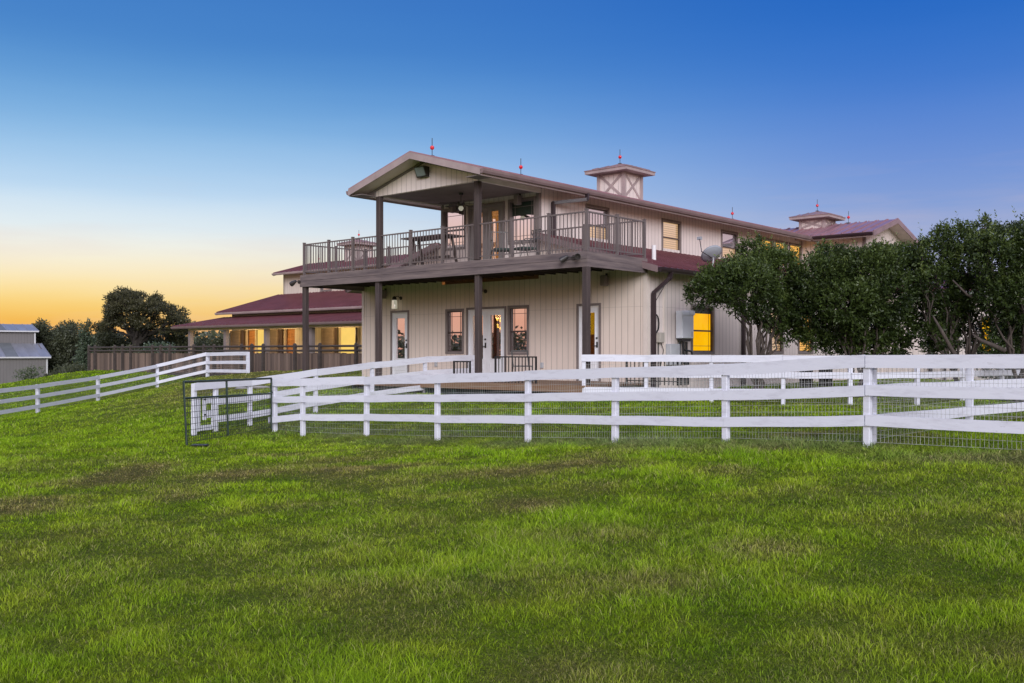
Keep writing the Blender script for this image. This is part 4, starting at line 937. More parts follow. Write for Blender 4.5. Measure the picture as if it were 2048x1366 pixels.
m.tube([(.02, 2.95, 2.1), (.02, 3.6, 2.75)], .008, 5); m.tube([(.04, sidey(1314, 0), 1.05), (.04, sidey(1314, 0), -.3)], .014, 6); m.tube([(.04, sidey(1319, 0), 1.05), (.05, sidey(1322, 0) + .05, .85), (.04, sidey(1320, 0), .5), (.04, sidey(1316, 0), .3)], .01, 6)
m.tube([(.06, 2.93 + .16 * math.cos(t), 1.55 + .24 * math.sin(t)) for t in np.linspace(-1.6, 1.7, 9)], .02, 6)
o = m.build('cable', 'pipe_black', None); o.location = W(0, 0, 0); o.rotation_euler = (0, 0, RZ); tag(o, 'dark cables on the side wall beside the downspout', 'cable')
# roof vent and dish
o = MB().tube([(0, 0, -.12), (0, 0, .42)], .06, 12).build('vent_pipe', 'pvc', None); o.location = W(-.75, 4.1, HT - (xu1 * -1 - .75) * SL); tag(o, 'white vent pipe rising from the red side roof', 'vent pipe')
sd = empty('satellite_dish', W(-.15, sidey(1424, -.15), HT - 3.5 * SL), RZ, label='pale grey satellite dish on the red side roof above the trees', cat='satellite dish')
m = MB(); ax = Vector((-.55, .30, .62)); m.lathe((0, 0, .44), [(.02, -.05), (.16, -.03), (.25, .0), (.31, .05), (.32, .052), (.26, .012), (.18, -.02), (.02, -.035)], 24, axis=ax); m.build('dish', 'dish_grey', sd, smooth=True)
MB().tube([(0, 0, -.05), (0, .08, .3), (0, .02, .56)], .025, 8).build('mast', 'grey_box', sd); MB().tube([(0, 0, .35), (-.05, -.5, .5), Vector((0, 0, .62)) + ax.normalized() * .5 + Vector((-.2, 0, 0))], .014, 6).build('arm', 'dark_table', sd)
e_ = Vector((0, 0, .62)) + ax.normalized() * .5 + Vector((-.2, 0, 0)); MB().box(e_.x - .06, e_.x + .06, e_.y - .05, e_.y + .05, e_.z - .04, e_.z + .05).build('receiver', 'dish_grey', sd)
# grill under the trees
g = empty('garden_bench', W(1.6, sidey(1632, 1.6), -.2), RZ, label='low black bench top showing behind the white fence under the trees', cat='bench')
MB().box(-.25, .25, -.8, .8, .78, .84).build('seat', 'pipe_black', g)
for s in (-1, 1): MB().box(-.2, .2, s * .7 - .03, s * .7 + .03, -.2, .78).build('leg', 'pipe_black', g)

# ================================================================== FENCES
def fence(name, lab, pts, cat='fence', rails=((0, .165), (.385, .14), (.77, .14)), post=.092, side=-1, mesh=True, group=None, ends=(0, 0), postdrop=.0, wm='wire', skip=(), phs=None, wire=.004, vstep=.05):
    """pts: (x, y, z of the top rail's upper edge); rails are boards nailed on the viewer's side of square posts"""
    pts = [Vector((x, y, z + EYE)) for x, y, z in pts]; o0 = (pts[0].x, pts[0].y, gz1(pts[0].x, pts[0].y))
    r = empty(name, o0, label=lab, cat=cat, group=group)
    for i, p in enumerate(pts):
        d = (pts[min(i + 1, len(pts) - 1)] - pts[max(i - 1, 0)]); a = math.atan2(d.y, d.x) + random.uniform(-.04, .04); g_ = gz1(p.x, p.y) - .15
        m = MB(); h = post / 2; ux = Vector((math.cos(a), math.sin(a), 0)); uy = Vector((-ux.y, ux.x, 0)); lean = Vector((random.uniform(-.012, .012), random.uniform(-.012, .012), 0)); top = p.z - .012 + (phs[i] if phs else 0)
        q = [(-h, -h), (h, -h), (h, h), (-h, h)]; b = Vector((p.x, p.y, 0))
        m.hexa([b + ux * i_ + uy * j_ + Vector((0, 0, g_)) for i_, j_ in q] + [b + lean + ux * i_ + uy * j_ + Vector((0, 0, top)) for i_, j_ in q]); m.build('post', 'white_wood', r, off=o0, bevel=.008)
    for i in range(len(pts) - 1):
        a, b = pts[i].copy(), pts[i + 1].copy(); d = (b - a); dh = Vector((d.x, d.y, 0)).normalized(); n = Vector((-dh.y, dh.x, 0)) * side
        a = a - dh * (.06 if i == 0 else (-.008 if i in (2, 5) else -.0015)); b = b + dh * (.06 if i == len(pts) - 2 else -.0015)
        for k, (dz, hh) in enumerate(rails):
            j0, j1 = random.uniform(-.008, .008), random.uniform(-.008, .008)
            if (i, k) in skip: continue
            m = MB(); off = n * (post / 2 + .016 + random.uniform(0, .004)); A_ = a + off + Vector((0, 0, -dz + j0)); B_ = b + off + Vector((0, 0, -dz + j1)); w_ = n * .014; segs = 4
            prev = None
            for s_ in range(segs):
                t0, t1 = s_ / segs, (s_ + 1) / segs; wv = lambda t: Vector((0, 0, .008 * math.sin(t * 3.1 + i + k) * (1 if 0 < t < 1 else 0)))
                P_ = A_.lerp(B_, t0) + wv(t0); Q_ = A_.lerp(B_, t1) + wv(t1); z = Vector((0, 0, hh))
                m.hexa([P_ - z - w_, Q_ - z - w_, Q_ - z + w_, P_ - z + w_, P_ - w_, Q_ - w_, Q_ + w_, P_ + w_])
            m.build('rail', 'white_wood', r, off=o0)
    if mesh:
        m = MB()
        for i in range(len(pts) - 1):
            a, b = pts[i], pts[i + 1]; ln = (b - a).length; dh = Vector(((b - a).x, (b - a).y, 0)).normalized(); n = Vector((-dh.y, dh.x, 0)) * side * -(post / 2 + .004)
            nv = int(ln / vstep)
            ga, gb = gz1(a.x, a.y) + .06, gz1(b.x, b.y) + .06; ta, tb = a.z - .05, b.z - .05
            for k in range(nv):
                t = k / nv; p = a.lerp(b, t) + n; z0 = ga + (gb - ga) * t; z1 = ta + (tb - ta) * t; w_ = dh * wire / 2; wn = n.normalized() * wire / 2
                m.quad((p - w_).to_tuple()[:2] + (z0,), (p + w_).to_tuple()[:2] + (z0,), (p + w_).to_tuple()[:2] + (z1,), (p - w_).to_tuple()[:2] + (z1,))
            for k in range(12):
                f = k / 11; z0, z1 = ga + (ta - ga) * f, gb + (tb - gb) * f; p, q = a + n * 1.05, b + n * 1.05; h = wire / 2
                m.quad((p.x, p.y, z0 - h), (q.x, q.y, z1 - h), (q.x, q.y, z1 + h), (p.x, p.y, z0 + h))
        m.build('wire_mesh', wm, r, off=o0, fix=False)
    return r
def at(px, D, z): k = (px - 1024) / F; return (k * D, D, z)
near = [(8.4, 8.8, -.03), (6.62, 10.7, -.03), at(1735, 12.6, -.038), at(1452, 14.1, -.17), at(1230, 15.55, -.25), at(1056, 16.9, -.33), at(875, 18.6, -.43), at(733, 20.2, -.51), at(606, 21.3, -.575), at(550, 21.9, -.60)]
fn = fence('white_fence', 'white three board fence with wire mesh crossing the picture nearest the viewer', near, side=1, skip=((8, 2),))
# the sagging end board
a = Vector(near[8]); b = Vector(near[9]); off = fn.location
m = MB(); n = Vector((-.66, -.75, 0)).normalized() * .08; m.bar(a + n + Vector((0, 0, EYE - .84)), b + n + Vector((-.08, .0, EYE - .93)), .03, .14); m.build('rail', 'white_wood', fn, off=tuple(off))
fence('white_fence', 'white cross fence running away behind the post where the near boards meet', [(4.72, 12.78, -.04), (6.9, 14.7, -.04), (8.9, 16.5, -.04), (11, 18.4, -.04), (13.5, 20.6, -.04)], side=-1)
rear = [at(1168, 23.3, -.07), at(1292, 23.1, -.07), at(1423, 22.6, -.07), at(1566, 22.0, -.068), at(1700, 21.5, -.067), at(1834, 21.9, -.067), at(1925, 23.2, -.07), at(2004, 24.6, -.07), at(2085, 26, -.07)]
fence('white_fence', 'white fence starting at the balcony corner post and passing in front of the trees', rear, side=-1)
inner = [at(388, 21.3, -.68), at(431, 21.9, -.655), at(500, 22.9, -.63), at(631, 24.2, -.42), at(744, 25.7, -.265), at(850, 27.0, -.125), at(943, 28.2, -.085)]
fence('white_fence', 'white fence climbing from the small white gate towards the double doors', inner, side=-1, skip=((0, 1), (0, 2)), wire=.003)
far = [(-19.5, 28, -1.55), (-18.6, 33, -1.38), at(75.7, 37.6, -1.24), at(196, 42, -1.01), at(314.5, 45.5, -.58), at(415, 44.6, -.02), at(496, 41.8, .02)]
fence('white_fence', 'far white fence running up the slope on the left', far, side=-1, post=.125, rails=((0, .155), (.39, .14), (.78, .14)), wire=.004, vstep=.08)
# little white walk gate
wg = empty('walk_gate', (at(388, 21.3, 0)[0], 21.3, gz1(-7, 21.3)), label='small white wooden walk gate hung below the fence end, behind the green gate', cat='gate')
A_ = Vector(at(393, 21.34, 0)); B_ = Vector(at(428, 21.84, 0)); dh = (B_ - A_); 
def gp(u, z, w): q = A_ + dh * u; nn = Vector((-dh.y, dh.x, 0)).normalized() * -1; return (q.x + nn.x * w, q.y + nn.y * w, EYE + z)
m = MB()
for (u0, u1, z0, z1) in ((0, .16, -1.74, -1.0), (.34, .5, -1.5, -1.0), (.84, 1, -1.72, -1.0), ): m.pbox(gp, u0, u1, z0, z1, .0, .03)
for (u0, u1, z0, z1) in ((.161, .839, -1.73, -1.62), (.501, .839, -1.14, -1.0), (.501, .839, -1.46, -1.30)): m.pbox(gp, u0, u1, z0, z1, .001, .028)
m.build('frame', 'white_wood', wg, off=tuple(wg.location))
m = MB(); [m.pbox(gp, .36, .46, z, z + .03, .031, .045) for z in (-1.06, -1.4)]; m.build('hinge', 'black_iron', wg, off=tuple(wg.location))
# green pipe gate
gr = empty('metal_gate', (-6.01, 17.8, gz1(-6.01, 17.8)), label='dark green pipe gate with wire mesh standing open at the fence end', cat='gate'); go = tuple(gr.location)
gA = Vector(at(367, 17.8, 0)); gB = Vector(at(542.5, 21.75, 0)); tA, bA, tB, bB = EYE - .55, EYE - 1.70, EYE - .59, EYE - 1.72
def gpt(u, v): p = gA.lerp(gB, u); zt = tA + (tB - tA) * u; zb = bA + (bB - bA) * u; return Vector((p.x + (1 - v) * .06 * (1 - u), p.y, zb + (zt - zb) * v))
m = MB(); m.tube([gpt(0, 0), gpt(0, 1), gpt(1, 1), gpt(1, 0)], .023, 10); m.build('pipe_frame', 'green_steel', gr, off=go)
m = MB(); m.tube([gpt(0, .74), gpt(1, .70)], .019, 8); m.build('cross_bar', 'green_steel', gr, off=go); m = MB(); m.tube([gpt(.44, .03), gpt(.44, 1)], .022, 8); m.build('centre_bar', 'green_steel', gr, off=go)
m = MB()
for i in range(44): u = i / 43; m.tube([gpt(u, .03), gpt(u, .72)], .0045, 4, cap=False)
for i in range(8): v = .04 + i * .095; m.tube([gpt(0, v), gpt(.5, v - .01), gpt(1, v)], .0045, 4, cap=False)
m.build('wire_mesh', 'wire_dark', gr, off=go)
m = MB(); m.tube([Vector(near[9]) + Vector((-.03, -.1, EYE - .32)), gpt(1, .8)], .012, 6); m.tube([Vector(near[9]) + Vector((-.03, -.1, EYE - .9)), gpt(1, .2)], .012, 6); m.build('hinge', 'black_iron', gr, off=go)
m = MB(); c = Vector((-5.9, 18.0, gz1(-5.9, 18) + .01)); m.box(c.x - .02, c.x + .28, c.y - .1, c.y + .1, c.z, c.z + .03); o = m.build('rubber_mat', 'pipe_black', None, bevel=.02); tag(o, 'small black rubber mat on the grass below the green gate', 'mat')

# timber corral fence
ty = 7.0
tf = empty('timber_fence', W(-30, ty, -.25), RZ, label='brown plank fence with two dark top rails in front of the stable', cat='fence')
TX = [front(p, ty) for p in (179, 191.4, 231, 246, 262.5, 306, 322.7, 341, 388.8, 408.8, 429.3, 484, 505, 527.8, 591, 616, 641)] + [-17.0, -15.2, -13.3, -12.3]
TO = (-30, ty, -.25)
tb = lambda x: max(-.42, -.30 + (x + 40) * .006) - .12
m = MB(); x = TX[0]
while x < -12.3:
    w_ = .14; t = -.02 + random.uniform(-.02, .02) + .77 ; yo = random.uniform(0, .012); m.box(x + .004, x + w_ - .004, ty + .03 + yo, ty + .052 + yo, tb(x), t); x += .15
m.build('planks', 'timber', tf, off=TO)
for x in TX:
    m = MB(); m.box(x - .06, x + .06, ty - .09, ty + .028, tb(x) - .1, 1.12); m.lathe((x, ty - .03, 1.12), [(.075, 0), (.06, .05), (.01, .07)], 8); m.build('post', 'timber_rail', tf, off=TO)
for zz in (1.05, .86):
    m = MB()
    for a, b in zip(TX[:-1], TX[1:]): m.tube([(a, ty - .03, zz), (b, ty - .03, zz)], .045, 8)
    m.build('top_rail', 'timber_rail', tf, off=TO)
m = MB(); m.box(TX[0], -12.3, ty - .12, ty - .095, tb(-30), tb(-30) + .14); m.build('kick_board', 'timber_rail', tf, off=TO)
# left return of the corral
m = MB(); 
for i in range(20): y = ty + .2 + i * .15; m.box(TX[0] - .01, TX[0] + .012, y, y + .14, tb(-40), .75)
m.build('planks', 'timber', tf, off=TO)
m = MB(); m.tube([(TX[0], ty, 1.05), (TX[0], ty + 3.2, 1.05)], .045, 8); m.tube([(TX[0], ty, .86), (TX[0], ty + 3.2, .86)], .045, 8); m.build('top_rail', 'timber_rail', tf, off=TO)
# pale stones in the bare soil behind the gate
for i, (px, D, s_) in enumerate(((490, 33.5, .5), (508, 33, .8), (484, 32, .6), (521, 31.2, .45))):
    X, Y, _ = at(px, D, 0); m = MB(); m.lathe((0, 0, 0), [(.02, -.05), (s_ * .8, -.02), (s_, .03), (s_ * .6, .07), (.05, .09)], 9); o = m.build('stone', 'stone', None); o.location = (X, Y, gz1(X, Y)); o.scale = (.8, .4, .8); o.rotation_euler = (0, 0, i)
    tag(o, ('largest pale flat stone in the bare soil behind the green gate' if i == 1 else ['nearly buried pale stone left of the biggest flat stone', '', 'pale flat stone at the left end of the bare soil patch', 'small pale stone at the right end of the bare soil patch'][i]), 'stone', 'flat stones in bare soil')

# ================================================================== GREY BARN
th = R(36)
gb = empty('grey_barn', (-49.6, 104, EYE - 3.2), th, label='grey metal barn with raised centre roof at the left edge', cat='barn')
W_ = 36
m = MB()
m.box(-W_, 0, 0, .15, -1.5, 2.72); 
n0 = len(m.v)
for x in (-.15, 0): m.v += [(x, .15, -1.5), (x, 18, -1.5), (x, 18, 2.72), (x, 13, 4.2), (x, 5, 4.2), (x, .15, 2.72)]
m.f += [tuple(range(n0, n0 + 6)), tuple(range(n0 + 11, n0 + 5, -1))] + [(n0 + i, n0 + (i + 1) % 6, n0 + 6 + (i + 1) % 6, n0 + 6 + i) for i in range(6)]
m.build('wall', 'barn_metal', gb)
m = MB(); m.box(-W_, -.3, 5, 5.15, 4.0, 5.55); m.box(-.42, -.3, 5.15, 13, 4.0, 5.55); m.build('wall', 'barn_metal', gb, label='raised upper wall')
def groof(a, b, c, d_, nm='roof', mat='barn_roof', lab=None):
    m = MB(); slab(m, a, b, c, d_, .12); ribs(m, a, b, c, d_, .95, .05, .08); return m.build(nm, mat, gb, label=lab)
groof((-W_, -.3, 2.65), (.3, -.3, 2.65), (.3, 5, 4.15), (-W_, 5, 4.15)); groof((-W_, 4.7, 5.5), (0, 4.7, 5.5), (0, 9, 6.35), (-W_, 9, 6.35)); groof((-W_, 13.3, 5.5), (0, 13.3, 5.5), (0, 9, 6.35), (-W_, 9, 6.35)); groof((-W_, 18.3, 2.65), (.3, 18.3, 2.65), (.3, 13, 4.15), (-W_, 13, 4.15))
m = MB(); slab(m, (-4.0, -.32, 2.70), (-2.8, -.32, 2.70), (-2.8, 5, 4.205), (-4.0, 5, 4.205), .02); m.build('skylight', 'barn_roof_dark', gb); m = MB(); slab(m, (-4.6, 4.68, 5.55), (-3.2, 4.68, 5.55), (-3.2, 9, 6.405), (-4.6, 9, 6.405), .02); m.build('skylight', 'barn_roof_dark', gb)
m = MB(); m.box(-.12, .02, -.03, -.001, -1.5, 2.65); m.box(-.42, -.28, 4.96, 4.999, 4.1, 5.45); m.box(-W_, .3, -.36, -.302, 2.55, 2.70); m.box(-W_, 0, 4.64, 4.698, 5.40, 5.54); m.build('trim', 'barn_trim', gb)
m = MB(); m.box(-8.3, -5.4, -.04, -.002, -1.4, .6); m.build('door_opening', 'pipe_black', gb)
# ================================================================== TREES
def leafmat(name, c1, c2, tr=.3):
    m, nt, b = newmat(name); g = nt.nodes.new('ShaderNodeNewGeometry')
    a = nt.nodes.new('ShaderNodeAttribute'); a.attribute_name = 'tint'
    n = noise_(nt, g.outputs['Position'], 1.6, 3, .6)
    f = math_(nt, 'ADD', math_(nt, 'MULTIPLY', a.outputs['Fac'], .65), math_(nt, 'MULTIPLY', n, .4), clamp=True)
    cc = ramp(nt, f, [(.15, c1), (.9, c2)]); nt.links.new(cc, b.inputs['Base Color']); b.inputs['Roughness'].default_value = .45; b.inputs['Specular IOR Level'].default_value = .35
    t = nt.nodes.new('ShaderNodeBsdfTranslucent'); nt.links.new(cc, t.inputs[0]); mx = nt.nodes.new('ShaderNodeMixShader'); mx.inputs[0].default_value = tr
    nt.links.new(b.outputs[0], mx.inputs[1]); nt.links.new(t.outputs[0], mx.inputs[2]); nt.links.new(mx.outputs[0], nt.nodes['Material Output'].inputs[0])
leafmat('leaf_bush', (.006, .015, .004, 1), (.085, .125, .026, 1), .15); leafmat('leaf_toplit', (.05, .08, .015, 1), (.16, .21, .05, 1), .3); leafmat('leaf_far', (.045, .052, .03, 1), (.095, .105, .055, 1), .15); leafmat('leaf_pine', (.05, .05, .025, 1), (.11, .105, .05, 1), .3)  # the second, lighter bush leaf has light from above put into it
leafmat('leaf_conifer', (.05, .075, .05, 1), (.10, .13, .075, 1), .1); leafmat('leaf_pale', (.07, .10, .05, 1), (.14, .17, .08, 1), .3)

def leaf_quads(name, pos, dirs, length, width, mat, parent, off, tint):
    """one four-cornered pointed leaf per position"""
    n = len(pos); d_ = dirs / np.maximum(np.linalg.norm(dirs, axis=1, keepdims=True), 1e-6)
    r = rng.normal(size=(n, 3)); s = np.cross(d_, r); s /= np.maximum(np.linalg.norm(s, axis=1, keepdims=True), 1e-6)
    l = (length * (.7 + .6 * rng.random(n)))[:, None]; w_ = (width * (.7 + .6 * rng.random(n)))[:, None]
    V = np.stack([pos, pos + d_ * l * .5 + s * w_ * .5, pos + d_ * l, pos + d_ * l * .5 - s * w_ * .5], 1) - np.array(off)
    me = bpy.data.meshes.new(name); me.vertices.add(n * 4); me.vertices.foreach_set('co', V.ravel()); me.loops.add(n * 4); me.loops.foreach_set('vertex_index', np.arange(n * 4, dtype=np.int32))
    me.polygons.add(n); me.polygons.foreach_set('loop_start', np.arange(0, n * 4, 4, dtype=np.int32)); me.update(calc_edges=True)
    set_attr(me, 'tint', np.repeat(tint, 4)); me.materials.append(M[mat]); o = bpy.data.objects.new(name, me); col.objects.link(o); o.parent = parent; return o

def unit(n):
    v = rng.normal(size=(n, 3)); return v / np.linalg.norm(v, axis=1, keepdims=True)
def crown_sprays(lobes, per_area, leaves, spray_len, up=.5, shell=.35):
    """sprays of leaves growing outwards from the lobes' skins"""
    P, D_, T = [], [], []
    for (cx, cy, cz, rx, ry, rz) in lobes:
        area = 4 * math.pi * ((rx * ry) ** 1.6 / 3 + (rx * rz) ** 1.6 / 3 + (ry * rz) ** 1.6 / 3) ** (1 / 1.6)
        n = max(8, int(area * per_area)); u = unit(n); rad = 1 - shell * rng.random(n) ** 1.4
        rad *= 1 + .10 * np.sin(u[:, 0] * 7 + cx) * np.sin(u[:, 2] * 9 + cy * 3)
        c = np.c_[cx + u[:, 0] * rx * rad, cy + u[:, 1] * ry * rad, cz + u[:, 2] * rz * rad]
        dr = u * np.array([1 / rx, 1 / ry, 1 / rz]); dr /= np.linalg.norm(dr, axis=1, keepdims=True); dr[:, 2] += up; dr += rng.normal(0, .25, (n, 3)); dr /= np.linalg.norm(dr, axis=1, keepdims=True)
        tt = np.clip(rng.random(n) * .8 + rng.normal(0, .22) + .35 * u[:, 2], 0, 1)  # leaf tint lighter towards lobe tops: light from above in the colour
        for k in range(leaves):
            f = (k + .5) / leaves; P.append(c + dr * spray_len * f * (.6 + .8 * rng.random((n, 1)))); D_.append(dr * .9 + unit(n) * .9); T.append(np.clip(tt * .6 + .4 * rng.random(n), 0, 1))
    return np.concatenate(P), np.concatenate(D_), np.concatenate(T)

def limb(mb, a, b, r0, r1, wob=.12, n=5):
    a, b = Vector(a), Vector(b); ln = (b - a).length; pts = []
    for i in range(n + 1):
        t = i / n; p = a.lerp(b, t); k = math.sin(math.pi * t) * wob * ln; pts.append(p + Vector((random.uniform(-k, k), random.uniform(-k, k), random.uniform(-k, k) * .5 + k * .4)))
    mb.tube(pts, [r0 + (r1 - r0) * i / n for i in range(n + 1)], 7)
    return pts

def bush_tree(lab, bx, by, stems, lobes, group, leafs=95, shoots=0, lean=(0, 0)):
    zb = gz1(bx, by); r = empty('shrub_tree', (bx, by, zb), label=lab, cat='tree', group=group); off = (bx, by, zb)
    # lobes: offsets from base (dx, dy, height above eye level, radii)
    LB = [(bx + a, by + b, EYE + c, rx * random.uniform(.86, 1.06), ry, rz * random.uniform(.84, 1.06)) for a, b, c, rx, ry, rz in lobes]
    LB += [(q[0] + random.uniform(-1, 1) * q[3], q[1] + random.uniform(-.6, .6) * q[4], q[2] + random.uniform(-.2, .95) * q[5], q[3] * .34, q[4] * .34, q[5] * .32) for q in list(LB) for _ in (0, 1)]
    m = MB()
    for (sx, sy) in stems:
        fork = Vector((bx + sx * .45, by + sy * .45, zb + .9)); pts = limb(m, (bx + sx * .12, by + sy * .12, zb - .1), fork, .055, .04, .1)
        for q in sorted(LB, key=lambda q: (q[0] - fork.x - sx) ** 2 + (q[1] - fork.y) ** 2)[:4]:
            e = Vector((q[0] + random.uniform(-.3, .3) * q[3], q[1] + random.uniform(-.3, .3) * q[4], q[2] + random.uniform(-.5, .5) * q[5])); pp = limb(m, fork, e, .034, .010, .10)
            for k in range(4):
                c = Vector(q[:3]) + Vector(tuple(unit(1)[0] * np.array(q[3:]) * .85)); limb(m, pp[3], c, .014, .004, .12, 4)
    m.build('trunk', 'bark', r, off=off, smooth=True)
    P, D_, T = crown_sprays(LB, leafs, 9, .20)
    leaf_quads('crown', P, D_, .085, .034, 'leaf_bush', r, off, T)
    # leggy top shoots, coloured lighter for light from above
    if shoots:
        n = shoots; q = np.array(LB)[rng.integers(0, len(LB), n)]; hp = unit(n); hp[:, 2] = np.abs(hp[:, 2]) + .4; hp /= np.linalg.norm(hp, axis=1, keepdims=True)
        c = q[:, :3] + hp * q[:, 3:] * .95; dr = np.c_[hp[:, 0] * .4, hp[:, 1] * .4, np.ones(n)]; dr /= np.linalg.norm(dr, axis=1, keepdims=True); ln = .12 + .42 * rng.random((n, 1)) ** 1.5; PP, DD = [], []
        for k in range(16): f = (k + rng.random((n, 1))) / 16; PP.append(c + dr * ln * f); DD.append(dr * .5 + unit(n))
        leaf_quads('top_shoots', np.concatenate(PP), np.concatenate(DD), .085, .03, 'leaf_toplit', r, off, .5 + .5 * rng.random(n * 16))
    return r
G1 = 'shrubby evergreen trees in front of the side wall'
def lob(px, py, D, rpx, rpy=None, dd=0):
    """lobe given by the photo column/row it fills, at distance D"""
    rpy = rpy or rpx; return (px, py, D, rpx * D / F, rpx * D / F * .9, rpy * D / F)
def mk(lab, base_px, D, stems, ls, **k):
    bx = (base_px - 1024) / F * D; lobes = []
    for (px, py, dd, rx, ry) in ls:
        Dl = D + dd; lobes.append(((px - 1024) / F * Dl - bx, dd, (704 - py) / F * Dl, rx * Dl / F, rx * Dl / F * .9, ry * Dl / F))
    return bush_tree(lab, bx, D, stems, lobes, G1, **{'leafs': 165, **k})
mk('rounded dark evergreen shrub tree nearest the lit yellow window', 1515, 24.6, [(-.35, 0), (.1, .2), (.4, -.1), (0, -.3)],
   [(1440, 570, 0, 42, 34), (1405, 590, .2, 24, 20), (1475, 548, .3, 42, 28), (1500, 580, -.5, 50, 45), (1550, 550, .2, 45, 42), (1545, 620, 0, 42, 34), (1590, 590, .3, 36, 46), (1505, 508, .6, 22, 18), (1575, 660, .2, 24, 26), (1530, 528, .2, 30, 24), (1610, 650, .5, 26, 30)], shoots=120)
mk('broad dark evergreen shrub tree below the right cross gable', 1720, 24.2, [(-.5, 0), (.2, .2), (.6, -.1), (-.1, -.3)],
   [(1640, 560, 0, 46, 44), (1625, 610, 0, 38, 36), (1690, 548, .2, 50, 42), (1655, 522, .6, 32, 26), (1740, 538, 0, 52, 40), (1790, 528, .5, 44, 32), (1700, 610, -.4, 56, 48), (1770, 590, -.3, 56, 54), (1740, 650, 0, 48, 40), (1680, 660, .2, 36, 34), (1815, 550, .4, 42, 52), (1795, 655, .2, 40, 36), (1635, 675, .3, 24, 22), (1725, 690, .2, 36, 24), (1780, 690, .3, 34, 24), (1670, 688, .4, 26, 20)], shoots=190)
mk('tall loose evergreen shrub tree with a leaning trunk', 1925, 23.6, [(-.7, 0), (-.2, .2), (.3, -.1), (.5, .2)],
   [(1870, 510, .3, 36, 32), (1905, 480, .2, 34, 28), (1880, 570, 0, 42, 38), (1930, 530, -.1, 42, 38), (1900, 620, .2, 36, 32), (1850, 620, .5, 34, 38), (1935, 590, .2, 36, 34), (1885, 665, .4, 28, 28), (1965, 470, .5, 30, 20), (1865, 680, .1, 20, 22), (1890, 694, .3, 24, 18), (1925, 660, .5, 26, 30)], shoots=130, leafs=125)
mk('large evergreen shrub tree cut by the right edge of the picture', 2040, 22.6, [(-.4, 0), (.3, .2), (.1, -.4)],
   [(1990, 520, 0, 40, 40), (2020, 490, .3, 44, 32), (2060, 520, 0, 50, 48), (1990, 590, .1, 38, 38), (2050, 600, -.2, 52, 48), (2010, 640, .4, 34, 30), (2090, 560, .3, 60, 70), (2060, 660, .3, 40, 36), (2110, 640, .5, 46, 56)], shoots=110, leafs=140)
# diagonal limbs of the leaning tree
lt = [o for o in col.objects if o.name.startswith('shrub_tree')][2]; m = MB(); o0 = tuple(lt.location)
def pt(px, py, D): return ((px - 1024) / F * D, D, EYE + (704 - py) / F * D)
m.tube([pt(1925, 735, 23.2), pt(1905, 702, 23.1), pt(1885, 665, 23.0), pt(1866, 632, 23.1)], [.055, .05, .04, .02], 8)
m.tube([pt(1905, 560, 23.1), pt(1935, 590, 22.95), pt(1965, 605, 22.95), pt(2000, 622, 22.9)], [.02, .028, .025, .02], 7); m.tube([pt(2010, 702, 22.6), pt(1985, 690, 22.6), pt(1960, 680, 22.7), pt(1945, 668, 22.8)], [.06, .05, .04, .02], 7)
m.build('limb', 'bark', lt, off=o0, smooth=True)
# grassy plants showing at the foot of the hedge
# dark hedge at the far right
def blob_tree(name, lab, x, y, lobes, mat, leaf, wid, per, cat='tree', group=None, trunk=.25, bark='bark_dark', lv=5, spray=.5, up=.3, shell=.5, trunkname='trunk'):
    zb = gz1(x, y); r = empty(name, (x, y, zb), label=lab, cat=cat, group=group); off = (x, y, zb)
    LB = [(x + a, y + b, zb + c, d1, d2, d3) for a, b, c, d1, d2, d3 in lobes]
    m = MB(); lowest = min(q[2] for q in LB); hub = Vector((x, y, (lowest + zb) / 2 + .3)); limb(m, (x, y, zb - .3), hub, trunk, trunk * .8, .05)
    for q in LB: pp = limb(m, hub, q[:3], trunk * .45, trunk * .12, .08, 4); [limb(m, pp[2], Vector(q[:3]) + Vector(tuple(unit(1)[0] * np.array(q[3:]) * .8)), trunk * .16, trunk * .05, .1, 3) for _ in range(4)]
    m.build(trunkname, bark, r, off=off)
    P, D_, T = crown_sprays(LB, per, lv, spray, up, shell); leaf_quads('crown', P, D_, leaf, wid, mat, r, off, T); return r
X, Y = (2075 - 1024) / F * 29, 29
blob_tree('hedge', 'dark green hedge behind the tree at the right edge', X, Y, [(-.9, 0, 1.0, .8, .6, 1.0), (0, 0, 1.2, 1, .7, 1.2), (1.1, 0, 1.1, 1, .7, 1.1)], 'leaf_bush', .1, .05, 120, cat='hedge', trunk=.08, lv=6, spray=.2)
